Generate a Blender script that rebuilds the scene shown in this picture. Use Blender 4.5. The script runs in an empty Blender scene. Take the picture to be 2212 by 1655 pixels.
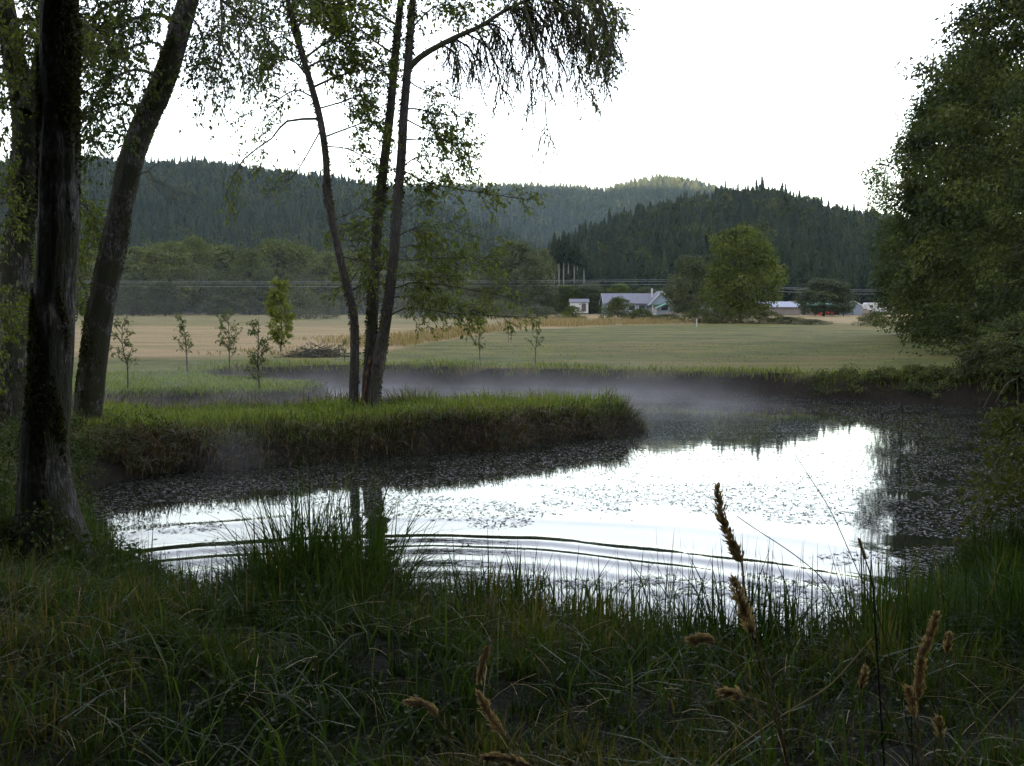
import bpy, math, random
import numpy as np
from mathutils import Vector

# ------------------------------------------------------------------ camera, sky, sun, exposure
scene = bpy.context.scene
C = scene.collection
CX, CY, FD, CZ = 1106.0, 827.5, 2272.0, 2.6
HOR = 677.0
PITCH = math.atan((827.5 - HOR) / FD)

cam_d = bpy.data.cameras.new("camera")
cam = bpy.data.objects.new("camera", cam_d)
C.objects.link(cam)
cam.location = (0, 0, CZ)
cam.rotation_euler = (math.radians(90) - PITCH, 0, 0)
cam_d.sensor_width = 36
cam_d.lens = 36 * FD / 2212
cam_d.clip_start = 0.05
cam_d.clip_end = 12000
scene.camera = cam

SUN_EL, SUN_AZ = math.radians(5.0), math.radians(-135)
SKY_STRENGTH = 0.15
world = bpy.data.worlds.new("World")
scene.world = world
world.use_nodes = True
wn = world.node_tree
wn.nodes.clear()
sky = wn.nodes.new("ShaderNodeTexSky")
sky.sky_type = 'NISHITA'
sky.sun_disc = False
sky.sun_elevation = SUN_EL
sky.sun_rotation = SUN_AZ
sky.altitude = 200
sky.air_density = 1.0
sky.dust_density = 2.0
sky.ozone_density = 1.0
hs = wn.nodes.new("ShaderNodeHueSaturation")
hs.inputs["Saturation"].default_value = 0.50
hs.inputs["Hue"].default_value = 0.55
bg = wn.nodes.new("ShaderNodeBackground")
bg.inputs["Strength"].default_value = SKY_STRENGTH
wo = wn.nodes.new("ShaderNodeOutputWorld")
wn.links.new(sky.outputs[0], hs.inputs["Color"])
wn.links.new(hs.outputs[0], bg.inputs["Color"])
wn.links.new(bg.outputs[0], wo.inputs["Surface"])

sun_d = bpy.data.lights.new("sun", 'SUN')
sun_d.energy = 5.0
sun_d.angle = math.radians(0.5)
sun_d.color = (1.0, 0.68, 0.40)
sun = bpy.data.objects.new("sun", sun_d)
C.objects.link(sun)
svec = Vector((math.sin(SUN_AZ) * math.cos(SUN_EL), math.cos(SUN_AZ) * math.cos(SUN_EL), math.sin(SUN_EL)))
sun.rotation_euler = svec.to_track_quat('Z', 'Y').to_euler()
sun.location = svec * 100

vs = scene.view_settings
vs.view_transform = 'Standard'
vs.look = 'None'
vs.exposure = 3.5
vs.gamma = 1.0
vs.use_curve_mapping = False
scene.render.engine = 'CYCLES'
cy = scene.cycles
cy.max_bounces = 6
cy.diffuse_bounces = 3
cy.glossy_bounces = 3
cy.transmission_bounces = 3
cy.volume_bounces = 0
cy.transparent_max_bounces = 6
cy.caustics_reflective = False
cy.caustics_refractive = False
cy.sample_clamp_indirect = 4.0
cy.use_denoising = True

# ------------------------------------------------------------------ helpers
rng = np.random.default_rng(7)


def ray(dx, dy):
    u = (dx - CX) / FD
    v = -(dy - CY) / FD
    c, s = math.cos(PITCH), math.sin(PITCH)
    return np.array([u, c + v * s, -s + v * c])


def at(dx, dy, Y):
    """point at depth Y seen in that direction of the photograph"""
    r = ray(dx, dy)
    return np.array([0, 0, CZ]) + r * (Y / r[1])


def P(dx, dy, z=0.0):
    r = ray(dx, dy)
    return np.array([0, 0, CZ]) + r * ((z - CZ) / r[2])


def norm(a):
    return a / np.maximum(np.linalg.norm(a, axis=-1, keepdims=True), 1e-9)


def sstep(a, b, x):
    t = np.clip((np.asarray(x, float) - a) / (b - a), 0, 1)
    return t * t * (3 - 2 * t)


_tab = np.random.default_rng(99).random((256, 256))


def vnoise(x, y):
    x = np.asarray(x, float)
    y = np.asarray(y, float)
    xi = np.floor(x).astype(int)
    yi = np.floor(y).astype(int)
    fx = x - xi
    fy = y - yi
    fx = fx * fx * (3 - 2 * fx)
    fy = fy * fy * (3 - 2 * fy)
    a = _tab[xi % 256, yi % 256]
    b = _tab[(xi + 1) % 256, yi % 256]
    c = _tab[xi % 256, (yi + 1) % 256]
    d = _tab[(xi + 1) % 256, (yi + 1) % 256]
    return (a * (1 - fx) + b * fx) * (1 - fy) + (c * (1 - fx) + d * fx) * fy


def fbm(x, y, o=4):
    s = 0
    a = 0.5
    for i in range(o):
        s = s + a * vnoise(x * 2 ** i + 17.3 * i, y * 2 ** i + 5.1 * i)
        a *= 0.5
    return s / (1 - 0.5 ** o)


class MB:
    """collects vertices and faces, builds ONE mesh object"""

    def __init__(self):
        self.v, self.t, self.f, self.n = [], [], [], 0

    def add(self, v, f, tint=0.5, mat=0):
        v = np.asarray(v, np.float32).reshape(-1, 3)
        f = np.asarray(f, np.int64)
        if len(v) == 0 or len(f) == 0:
            return
        self.v.append(v)
        self.t.append(np.broadcast_to(np.asarray(tint, np.float32), (len(v),)))
        self.f.append((f + self.n, mat))
        self.n += len(v)

    def mesh(self, name, mats, smooth=False):
        me = bpy.data.meshes.new(name)
        V = np.concatenate(self.v)
        me.vertices.add(len(V))
        me.vertices.foreach_set("co", V.ravel())
        loops = np.concatenate([f.ravel() for f, _ in self.f])
        tot = np.concatenate([np.full(len(f), f.shape[1]) for f, _ in self.f])
        mi = np.concatenate([np.full(len(f), m) for f, m in self.f])
        st = np.concatenate([[0], np.cumsum(tot)[:-1]])
        me.loops.add(len(loops))
        me.loops.foreach_set("vertex_index", loops.astype(np.int32))
        me.polygons.add(len(tot))
        me.polygons.foreach_set("loop_start", st.astype(np.int32))
        me.polygons.foreach_set("material_index", mi.astype(np.int32))
        me.polygons.foreach_set("use_smooth", np.full(len(tot), bool(smooth)))
        at_ = me.attributes.new("tint", 'FLOAT', 'POINT')
        at_.data.foreach_set("value", np.concatenate(self.t).astype(np.float32))
        for m in (mats if isinstance(mats, (list, tuple)) else [mats]):
            me.materials.append(m)
        me.update(calc_edges=True)
        return me

    def build(self, name, mats, parent=None, smooth=False):
        o = bpy.data.objects.new(name, self.mesh(name, mats, smooth))
        C.objects.link(o)
        if parent is not None:
            put(o, parent)
        return o


def put(o, parent):
    """parent o while its mesh stays where it was built (in world coordinates)"""
    o.parent = parent
    o.location = (-parent.location[0], -parent.location[1], -parent.location[2])


def tag(o, label=None, cat=None, group=None, kind=None):
    if label:
        o["label"] = label
    if cat:
        o["category"] = cat
    if group:
        o["group"] = group
    if kind:
        o["kind"] = kind
    return o


def thing(name, loc, label, cat, group=None):
    o = bpy.data.objects.new(name, None)
    C.objects.link(o)
    o.empty_display_size = 0.2
    o.location = tuple(float(q) for q in loc)
    return tag(o, label, cat, group)


def box(mb, c, s, rz=0.0, tint=0.5, mat=0, bev=0.0):
    c = np.asarray(c, float)
    s = np.asarray(s, float) / 2
    v = np.array([[x, y, z] for x in (-1, 1) for y in (-1, 1) for z in (-1, 1)], float) * s
    cr, sr = math.cos(rz), math.sin(rz)
    v = np.stack([v[:, 0] * cr - v[:, 1] * sr, v[:, 0] * sr + v[:, 1] * cr, v[:, 2]], 1) + c
    mb.add(v, [[0, 1, 3, 2], [4, 6, 7, 5], [0, 4, 5, 1], [2, 3, 7, 6], [0, 2, 6, 4], [1, 5, 7, 3]], tint, mat)


def poly_extrude(mb, pts, vec, mat=0):
    """planar polygon extruded along a vector"""
    p = np.asarray(pts, float)
    n = len(p)
    v = np.concatenate([p, p + np.asarray(vec, float)])
    mb.add(v, [list(range(n))[::-1]], 0.5, mat)
    k = mb.n
    mb.add(v, [list(range(n, 2 * n))], 0.5, mat)
    mb.add(v, [[i, (i + 1) % n, n + (i + 1) % n, n + i] for i in range(n)], 0.5, mat)


def catmull(pts, n):
    p = np.asarray(pts, float)
    p = np.concatenate([2 * p[:1] - p[1:2], p, 2 * p[-1:] - p[-2:-1]])
    k = len(p) - 3
    t = np.linspace(0, k - 1e-6, n)
    i = t.astype(int)
    f = (t - i)[:, None]
    a, b, c, d = p[i], p[i + 1], p[i + 2], p[i + 3]
    return 0.5 * (2 * b + (c - a) * f + (2 * a - 5 * b + 4 * c - d) * f ** 2 + (3 * b - a - 3 * c + d) * f ** 3)


def tubes(mb, Pt, R, sides=3, tint=0.5, rough=None, mat=0):
    """batch of tapered tubes: Pt (M,K,3), R (M,K)"""
    Pt = np.asarray(Pt, float)
    R = np.asarray(R, float)
    M, K, _ = Pt.shape
    if M == 0:
        return
    T = norm(np.gradient(Pt, axis=1))
    t0 = norm(Pt[:, -1] - Pt[:, 0])
    ref = np.where(np.abs(t0[:, 2:3]) > 0.8, np.array([[1.0, 0, 0]]), np.array([[0, 0, 1.0]]))
    n0 = norm(np.cross(t0, ref))
    B = norm(np.cross(T, n0[:, None, :]))
    N = np.cross(B, T)
    a = np.linspace(0, 2 * math.pi, sides, endpoint=False)
    rr = R[:, :, None]
    if rough is not None:
        rr = rr * rough
    V = Pt[:, :, None, :] + rr[..., None] * (np.cos(a)[None, None, :, None] * N[:, :, None, :] + np.sin(a)[None, None, :, None] * B[:, :, None, :])
    idx = np.arange(M * K * sides).reshape(M, K, sides)
    q = np.stack([idx[:, :-1, :], np.roll(idx, -1, 2)[:, :-1, :], np.roll(idx, -1, 2)[:, 1:, :], idx[:, 1:, :]], -1).reshape(-1, 4)
    tt = tint
    if np.ndim(tint) == 1 and len(tint) == M:
        tt = np.repeat(tint, K * sides)
    mb.add(V.reshape(-1, 3), q, tt, mat)


def spawn(Pt, per, L, rg, t0=0.15, t1=1.0, fwd=0.5, droop=0.3, up=0.0, K=5, shrink=0.5, wig=0.12):
    """side shoots on a batch of polylines -> (M*per,K,3)"""
    M, K0, _ = Pt.shape
    t = np.sort(rg.uniform(t0, t1, (M, per)), 1)
    f = t * (K0 - 1)
    i = np.minimum(f.astype(int), K0 - 2)
    w = (f - i)[..., None]
    m = np.arange(M)[:, None]
    p0 = Pt[m, i] * (1 - w) + Pt[m, i + 1] * w
    tan = norm(Pt[m, i + 1] - Pt[m, i])
    rnd = norm(rg.normal(size=(M, per, 3)))
    perp = norm(rnd - (rnd * tan).sum(-1, keepdims=True) * tan)
    d = norm(perp * (1 - fwd) + tan * fwd + np.array([0, 0, up]))
    ln = L * (1 - shrink * t) * rg.uniform(0.6, 1.25, (M, per))
    s = np.linspace(0, 1, K)
    Q = p0[:, :, None, :] + d[:, :, None, :] * (ln[..., None] * s)[..., None]
    Q[..., 2] -= droop * ln[..., None] * s ** 1.8
    jit = rg.normal(size=Q.shape) * (wig * ln[..., None] * s / K ** 0.5)[..., None]
    jit[:, :, 0] = 0
    Q = Q + np.cumsum(jit, 2) * 0.6
    return Q.reshape(M * per, K, 3)


def leaf_faces(mb, pos, d, size, rg, flat=0.6, wid=0.55, tint=None, mat=0):
    """folded pointed leaves: base pos, direction d"""
    N = len(pos)
    if N == 0:
        return
    d = norm(d)
    nrm = rg.normal(size=(N, 3)) * (1 - flat)
    nrm[:, 2] += flat
    side = norm(np.cross(d, norm(nrm)))
    up = np.cross(side, d)
    s = np.asarray(size, float).reshape(-1, 1) * np.ones((N, 1))
    b = pos
    tip = pos + d * s - np.array([0, 0, 0.12]) * s
    mid = pos + d * s * 0.45
    fold = up * s * 0.10
    l = mid - side * s * wid * 0.5 + fold
    r = mid + side * s * wid * 0.5 + fold
    V = np.stack([b, r, tip, l], 1).reshape(-1, 3)
    k = np.arange(N)[:, None] * 4
    F = np.concatenate([k + np.array([[0, 1, 2]]), k + np.array([[0, 2, 3]])])
    tt = rg.random(N) if tint is None else tint
    mb.add(V, F, np.repeat(np.broadcast_to(tt, (N,)), 4), mat)


def leaves_on(mb, Pt, per, size, rg, t0=0.1, flat=0.6, wid=0.55, spread=1.0, droop=0.25, tintf=None, mat=0):
    M, K, _ = Pt.shape
    t = rg.uniform(t0, 1.0, (M, per))
    f = t * (K - 1)
    i = np.minimum(f.astype(int), K - 2)
    w = (f - i)[..., None]
    m = np.arange(M)[:, None]
    p = Pt[m, i] * (1 - w) + Pt[m, i + 1] * w
    tan = norm(Pt[m, i + 1] - Pt[m, i])
    d = tan * 0.6 + rg.normal(size=(M, per, 3)) * 0.6 * spread - np.array([0, 0, droop])
    p = p.reshape(-1, 3)
    sz = size * rg.uniform(0.6, 1.25, len(p))
    leaf_faces(mb, p, d.reshape(-1, 3), sz, rg, flat, wid, None if tintf is None else tintf(p), mat)


def blades(mb, base, h, w, head, bend, rg, tint=None, mat=0):
    """grass blades, three bends each"""
    N = len(base)
    if N == 0:
        return
    one = np.ones(N)
    h, w, bend = h * one, w * one, bend * one
    u = np.stack([np.cos(head), np.sin(head), 0 * head], 1)
    sd_a = head + math.pi / 2 + rg.normal(size=N) * 0.7
    sd = np.stack([np.cos(sd_a), np.sin(sd_a), 0 * sd_a], 1)
    rows = []
    for t, wf in ((0, 0.75), (0.38, 1.0), (0.74, 0.72)):
        c = base + u * (h * bend * 0.85 * t ** 2)[:, None]
        c = c + np.array([0, 0, 1.0]) * (h * (t - 0.55 * bend * t ** 2.2))[:, None]
        rows += [c - sd * (w * wf * 0.5)[:, None], c + sd * (w * wf * 0.5)[:, None]]
    tip = base + u * (h * bend * 0.85)[:, None] + np.array([0, 0, 1.0]) * (h * (1 - 0.55 * bend))[:, None]
    V = np.stack(rows + [tip], 1).reshape(-1, 3)
    k = np.arange(N)[:, None] * 7
    F = np.concatenate([k + np.array([q]) for q in ([0, 1, 3], [0, 3, 2], [2, 3, 5], [2, 5, 4], [4, 5, 6])])
    tt = rg.random(N) if tint is None else tint
    mb.add(V, F, np.repeat(np.broadcast_to(tt, (N,)), 7), mat)


# ------------------------------------------------------------------ materials
def new_mat(name):
    m = bpy.data.materials.new(name)
    m.use_nodes = True
    nt = m.node_tree
    nt.nodes.clear()
    out = nt.nodes.new("ShaderNodeOutputMaterial")
    return m, nt, out


def nd(nt, typ, **kw):
    n = nt.nodes.new(typ)
    for k, v in kw.items():
        if k in n.inputs:
            n.inputs[k].default_value = v
        else:
            setattr(n, k, v)
    return n


def ramp(nt, src, stops):
    r = nt.nodes.new("ShaderNodeValToRGB")
    while len(r.color_ramp.elements) < len(stops):
        r.color_ramp.elements.new(0.5)
    for e, (p, c) in zip(r.color_ramp.elements, stops):
        e.position = p
        e.color = (*c, 1)
    nt.links.new(src, r.inputs[0])
    return r.outputs[0]


def leaf_mat(name, cols, trans=0.35, rough=0.5, spec=0.4, objvar=0.0, tcol=(1.25, 1.2, 0.5)):
    m, nt, out = new_mat(name)
    a = nd(nt, "ShaderNodeAttribute", attribute_name="tint")
    src = a.outputs["Fac"]
    if objvar:
        oi = nd(nt, "ShaderNodeObjectInfo")
        mm = nd(nt, "ShaderNodeMath", operation='MULTIPLY_ADD')
        nt.links.new(oi.outputs["Random"], mm.inputs[0])
        mm.inputs[1].default_value = objvar
        ad = nd(nt, "ShaderNodeMath", operation='MULTIPLY_ADD')
        nt.links.new(src, ad.inputs[0])
        ad.inputs[1].default_value = 1 - objvar
        nt.links.new(mm.outputs[0], ad.inputs[2])
        mm.inputs[2].default_value = 0
        src = ad.outputs[0]
    col = ramp(nt, src, [(i / (len(cols) - 1), c) for i, c in enumerate(cols)])
    p = nd(nt, "ShaderNodeBsdfPrincipled", Roughness=rough)
    p.inputs["Specular IOR Level"].default_value = spec
    nt.links.new(col, p.inputs["Base Color"])
    if trans > 0:
        tr = nd(nt, "ShaderNodeBsdfTranslucent")
        mx = nd(nt, "ShaderNodeMix", data_type='RGBA', blend_type='MULTIPLY')
        mx.inputs[0].default_value = 1
        nt.links.new(col, mx.inputs[6])
        mx.inputs[7].default_value = (*tcol, 1)
        nt.links.new(mx.outputs[2], tr.inputs["Color"])
        ms = nd(nt, "ShaderNodeMixShader")
        ms.inputs[0].default_value = trans
        nt.links.new(p.outputs[0], ms.inputs[1])
        nt.links.new(tr.outputs[0], ms.inputs[2])
        nt.links.new(ms.outputs[0], out.inputs[0])
    else:
        nt.links.new(p.outputs[0], out.inputs[0])
    return m


def plain_mat(name, col, rough=0.6, spec=0.4, metal=0.0, var=0.15, scale=3.0, stretch=(1, 1, 1)):
    m, nt, out = new_mat(name)
    tc = nd(nt, "ShaderNodeTexCoord")
    mp = nd(nt, "ShaderNodeMapping")
    mp.inputs["Scale"].default_value = stretch
    nt.links.new(tc.outputs["Object"], mp.inputs[0])
    no = nd(nt, "ShaderNodeTexNoise", Scale=scale, Detail=5.0)
    nt.links.new(mp.outputs[0], no.inputs["Vector"])
    c = ramp(nt, no.outputs["Fac"], [(0.3, tuple(q * (1 - var) for q in col)), (0.7, tuple(min(1, q * (1 + var)) for q in col))])
    p = nd(nt, "ShaderNodeBsdfPrincipled", Roughness=rough, Metallic=metal)
    p.inputs["Specular IOR Level"].default_value = spec
    nt.links.new(c, p.inputs["Base Color"])
    nt.links.new(p.outputs[0], out.inputs[0])
    return m


def bark_mat(name, dark, light, moss, moss_amt=0.5, vscale=1.0):
    m, nt, out = new_mat(name)
    tc = nd(nt, "ShaderNodeTexCoord")
    mp = nd(nt, "ShaderNodeMapping")
    mp.inputs["Scale"].default_value = (40 * vscale, 40 * vscale, 9 * vscale)
    nt.links.new(tc.outputs["Object"], mp.inputs[0])
    n1 = nd(nt, "ShaderNodeTexNoise", Scale=1.0, Detail=6.0, Roughness=0.65)
    nt.links.new(mp.outputs[0], n1.inputs["Vector"])
    c1 = ramp(nt, n1.outputs["Fac"], [(0.40, dark), (0.55, tuple(a * 0.7 + b * 0.3 for a, b in zip(dark, light))), (0.68, light)])
    n2 = nd(nt, "ShaderNodeTexNoise", Scale=2.2, Detail=7.0, Roughness=0.7)
    nt.links.new(tc.outputs["Object"], n2.inputs["Vector"])
    f2 = ramp(nt, n2.outputs["Fac"], [(0.62 - 0.22 * moss_amt, (0, 0, 0)), (0.70 - 0.22 * moss_amt, (1, 1, 1))])
    mx = nd(nt, "ShaderNodeMix", data_type='RGBA')
    nt.links.new(f2, mx.inputs[0])
    nt.links.new(c1, mx.inputs[6])
    mx.inputs[7].default_value = (*moss, 1)
    p = nd(nt, "ShaderNodeBsdfPrincipled", Roughness=0.85)
    p.inputs["Specular IOR Level"].default_value = 0.25
    nt.links.new(mx.outputs[2], p.inputs["Base Color"])
    bu = nd(nt, "ShaderNodeBump", Strength=1.0, Distance=0.05)
    nt.links.new(n1.outputs["Fac"], bu.inputs["Height"])
    nt.links.new(bu.outputs[0], p.inputs["Normal"])
    nt.links.new(p.outputs[0], out.inputs[0])
    return m


M_GRASS = leaf_mat("meadow_grass", [(0.013, 0.026, 0.007), (0.029, 0.056, 0.012), (0.054, 0.082, 0.018), (0.13, 0.105, 0.052)], 0.45, 0.5, 0.08)
M_GLOSS = leaf_mat("glossy_grass", [(0.022, 0.045, 0.012), (0.04, 0.074, 0.017), (0.066, 0.105, 0.025)], 0.48, 0.45, 0.18)
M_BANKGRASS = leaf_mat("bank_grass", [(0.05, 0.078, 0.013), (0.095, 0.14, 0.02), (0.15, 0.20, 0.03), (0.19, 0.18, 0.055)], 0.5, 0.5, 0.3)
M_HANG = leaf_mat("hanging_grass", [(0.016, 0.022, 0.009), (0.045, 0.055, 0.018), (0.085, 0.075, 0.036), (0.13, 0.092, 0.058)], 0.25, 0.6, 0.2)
M_GOLD = leaf_mat("dry_meadow_grass", [(0.16, 0.135, 0.065), (0.21, 0.165, 0.08), (0.25, 0.185, 0.10)], 0.3, 0.7, 0.2)
M_STRAW = leaf_mat("straw", [(0.27, 0.21, 0.105), (0.44, 0.35, 0.18)], 0.15, 0.6, 0.2)
M_SEED = leaf_mat("seed_husk", [(0.33, 0.245, 0.20), (0.50, 0.39, 0.32)], 0.35, 0.7, 0.2)
M_LEAF_A = leaf_mat("maple_leaf", [(0.028, 0.05, 0.011), (0.055, 0.09, 0.02), (0.09, 0.125, 0.025)], 0.38, 0.55, 0.2)
M_LEAF_B = leaf_mat("ash_leaf", [(0.045, 0.068, 0.014), (0.085, 0.12, 0.022), (0.15, 0.18, 0.035)], 0.5, 0.55, 0.2)
M_LEAF_C = leaf_mat("willow_leaf", [(0.017, 0.028, 0.010), (0.042, 0.064, 0.018), (0.095, 0.112, 0.028)], 0.28, 0.6, 0.15)
M_LEAF_FAR = leaf_mat("broadleaf_foliage", [(0.028, 0.042, 0.014), (0.055, 0.072, 0.022), (0.085, 0.095, 0.027)], 0.2, 0.55, 0.3, objvar=0.45)
M_LEAF_BELT = leaf_mat("alder_foliage", [(0.04, 0.058, 0.016), (0.085, 0.105, 0.028), (0.14, 0.15, 0.045)], 0.2, 0.6, 0.1, objvar=0.3)
M_LEAF_YEL = leaf_mat("yellow_green_foliage", [(0.038, 0.058, 0.013), (0.076, 0.10, 0.021), (0.125, 0.145, 0.032)], 0.25, 0.6, 0.1, objvar=0.15)
M_BRIGHT = leaf_mat("bright_young_leaf", [(0.10, 0.13, 0.03), (0.15, 0.18, 0.04), (0.20, 0.22, 0.055)], 0.35, 0.6, 0.1)
M_SAP = leaf_mat("sapling_leaf", [(0.05, 0.075, 0.025), (0.08, 0.11, 0.035), (0.13, 0.15, 0.05)], 0.35, 0.5, 0.3)
M_LEAF_HILL = leaf_mat("hill_broadleaf", [(0.022, 0.030, 0.011), (0.042, 0.052, 0.018), (0.07, 0.078, 0.026)], 0.1, 0.7, 0.08, objvar=0.5)
M_CONIFER = leaf_mat("fir_needles", [(0.010, 0.017, 0.009), (0.021, 0.031, 0.016), (0.044, 0.054, 0.026)], 0.0, 0.8, 0.08, objvar=0.5)
M_MOSS = leaf_mat("moss_tufts", [(0.018, 0.020, 0.008), (0.042, 0.046, 0.015), (0.085, 0.09, 0.025)], 0.2, 0.8, 0.1)
M_LICHEN = leaf_mat("lichen_twig", [(0.035, 0.035, 0.022), (0.055, 0.055, 0.032), (0.085, 0.08, 0.05)], 0.0, 0.8, 0.1)
M_IVY = leaf_mat("weed_leaf", [(0.020, 0.034, 0.010), (0.035, 0.055, 0.014), (0.06, 0.068, 0.017)], 0.3, 0.6, 0.15)
M_SHRUB = leaf_mat("shrub_leaf", [(0.035, 0.05, 0.016), (0.06, 0.08, 0.022), (0.09, 0.095, 0.025)], 0.28, 0.6, 0.15)
M_BARK_A = bark_mat("mossy_bark", (0.010, 0.009, 0.008), (0.20, 0.185, 0.178), (0.022, 0.023, 0.010), 0.85)
M_BARK_B = bark_mat("ash_bark", (0.035, 0.03, 0.026), (0.12, 0.108, 0.095), (0.04, 0.045, 0.02), 0.35)
M_BARK_P = bark_mat("pale_bark", (0.12, 0.11, 0.10), (0.28, 0.26, 0.24), (0.10, 0.10, 0.08), 0.1)
M_BARK_D = bark_mat("dark_bark", (0.025, 0.02, 0.017), (0.07, 0.06, 0.05), (0.03, 0.035, 0.015), 0.3)

# ------------------------------------------------------------------ lay of the land
WATER = np.array([
    (-3.1, 8.6), (-1.9, 7.4), (-0.8, 7.0), (0.3, 6.7), (1.2, 6.15), (1.9, 6.1), (2.5, 6.9), (3.1, 8.2), (4.4, 9.9), (6.0, 12.0), (8.5, 15.2),
    (12, 19.0), (17, 22.2), (24, 24.0), (27, 26.0), (22, 26.6), (17.5, 26.4), (14.6, 26.2), (12.6, 27.0), (10.2, 28.9), (7.6, 30.6), (5.4, 31.8), (2.6, 32.7),
    (0, 33.6), (-2.1, 34.1), (-3.9, 35.0), (-6.0, 35.5), (-8.0, 35.1), (-9.6, 34.0), (-8.4, 33.0), (-6.8, 32.2), (-5.6, 31.2), (-5.1, 30.0), (-5.1, 28.6), (-5.7, 27.4),
    (-7.5, 26.7), (-10, 26.4), (-13, 26), (-18, 26.5), (-19, 24), (-18, 21.4), (-13, 20.7), (-9, 20.3), (-6, 20.4), (-3, 21.1), (-1, 22.1),
    (0.8, 22.9), (2.1, 23.1), (2.8, 22.5), (2.75, 21.6), (2.0, 20.8), (1.2, 20.3), (0.46, 19.6), (-0.5, 19.0), (-2.4, 17.9), (-4.4, 16.8), (-5.8, 16.2),
    (-6.1, 15.2), (-5.5, 13.2), (-4.75, 11.4), (-3.9, 10.0)], float)
WATER = WATER / (1 - 15.0 * WATER[:, 1:2] / (CZ * FD))


def S(x, y):
    """distance to the waterline, positive on land"""
    x = np.asarray(x, float)
    y = np.asarray(y, float)
    sh = x.shape
    x = x.ravel()
    y = y.ravel()
    best = np.full(len(x), 1e9)
    ins = np.zeros(len(x), bool)
    A = WATER
    Bq = np.roll(WATER, -1, 0)
    for (ax, ay), (bx, by) in zip(A, Bq):
        ex, ey = bx - ax, by - ay
        t = np.clip(((x - ax) * ex + (y - ay) * ey) / (ex * ex + ey * ey), 0, 1)
        best = np.minimum(best, (x - ax - t * ex) ** 2 + (y - ay - t * ey) ** 2)
        cr = (ay > y) != (by > y)
        with np.errstate(divide='ignore', invalid='ignore'):
            xi = ax + (y - ay) / (by - ay) * ex if by != ay else np.full(len(x), 1e18)
        ins ^= cr & (x < xi)
    d = np.sqrt(best)
    d = np.where(ins, -d, d)
    d = d + (fbm(x * 0.8 + 31, y * 0.8 + 77, 3) - 0.5) * 0.75 * sstep(13, 16, y) * (1 - sstep(1.5, 3.0, np.abs(d)))
    return d.reshape(sh)


def land(x, y):
    x = np.asarray(x, float)
    y = np.asarray(y, float)
    h = 1.0 - 0.33 * sstep(8.5, 16.5, y)
    tip = sstep(-2.5, 2.5, x) * sstep(17.2, 19, y) * (1 - sstep(25, 27, y))
    h = h - 0.20 * tip
    pen = (1 - sstep(-6.2, -4.6, x)) * sstep(26.5, 28, y) * (1 - sstep(35, 40, y))
    h = h - 0.26 * pen
    h = h + 0.70 * np.clip((y - 38) / 59, 0, 1) ** 1.15 + 0.85 * np.clip((y - 97) / 105, 0, 1.25)
    return h


def Hd(x, y, d):
    hl = land(x, y) + (fbm(np.asarray(x) * 0.35, np.asarray(y) * 0.35) - 0.5) * 0.10
    bw = 2.2 - 1.5 * sstep(9, 15, y)
    bw = bw + 0.9 * (1 - sstep(-3.0, -1.0, x)) * sstep(15, 17, y) * (1 - sstep(20, 21.2, y))
    dd = d + (fbm(np.asarray(x) * 1.1 + 40, np.asarray(y) * 1.1) - 0.5) * 0.5 * np.clip(d, 0, 0.8)
    t = np.clip(dd / bw, 0, 1)
    up = hl * (1 - (1 - t) ** 2.0)
    dn = -0.6 * np.clip(-d / 0.8, 0, 1)
    return np.where(d > 0, up, dn)


def H(x, y):
    return Hd(x, y, S(x, y))


def ground_pt(x, y):
    return np.array([x, y, float(H(np.array([x]), np.array([y]))[0])])


# golden (unmown) grass: outline on the meadow
GOLD = np.array([P(*q)[:2] for q in ((560, 772, 0.75), (700, 766, 0.8), (800, 757, 0.87), (880, 744, 0.95), (1000, 727, 1.05), (1130, 712, 1.25), (1320, 703, 1.42), (1520, 700, 1.45))])


def gold_w(x, y):
    """1 = dry golden meadow, 0 = mown green lawn"""
    gx, gy = GOLD[:, 0], GOLD[:, 1]
    o = np.argsort(gx)
    lim = np.interp(x, gx[o], gy[o])
    g = sstep(-3, 3, (y - lim) + (fbm(x * 0.25, y * 0.25) - 0.5) * 8)
    g = g * (1 - sstep(24, 34, x) * (1 - sstep(104, 112, y)))
    # mown strip far behind on the left, and streaks
    g = g * (1 - 0.75 * sstep(88, 112, y) * (1 - sstep(-12, 8, x)))
    return g


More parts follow.
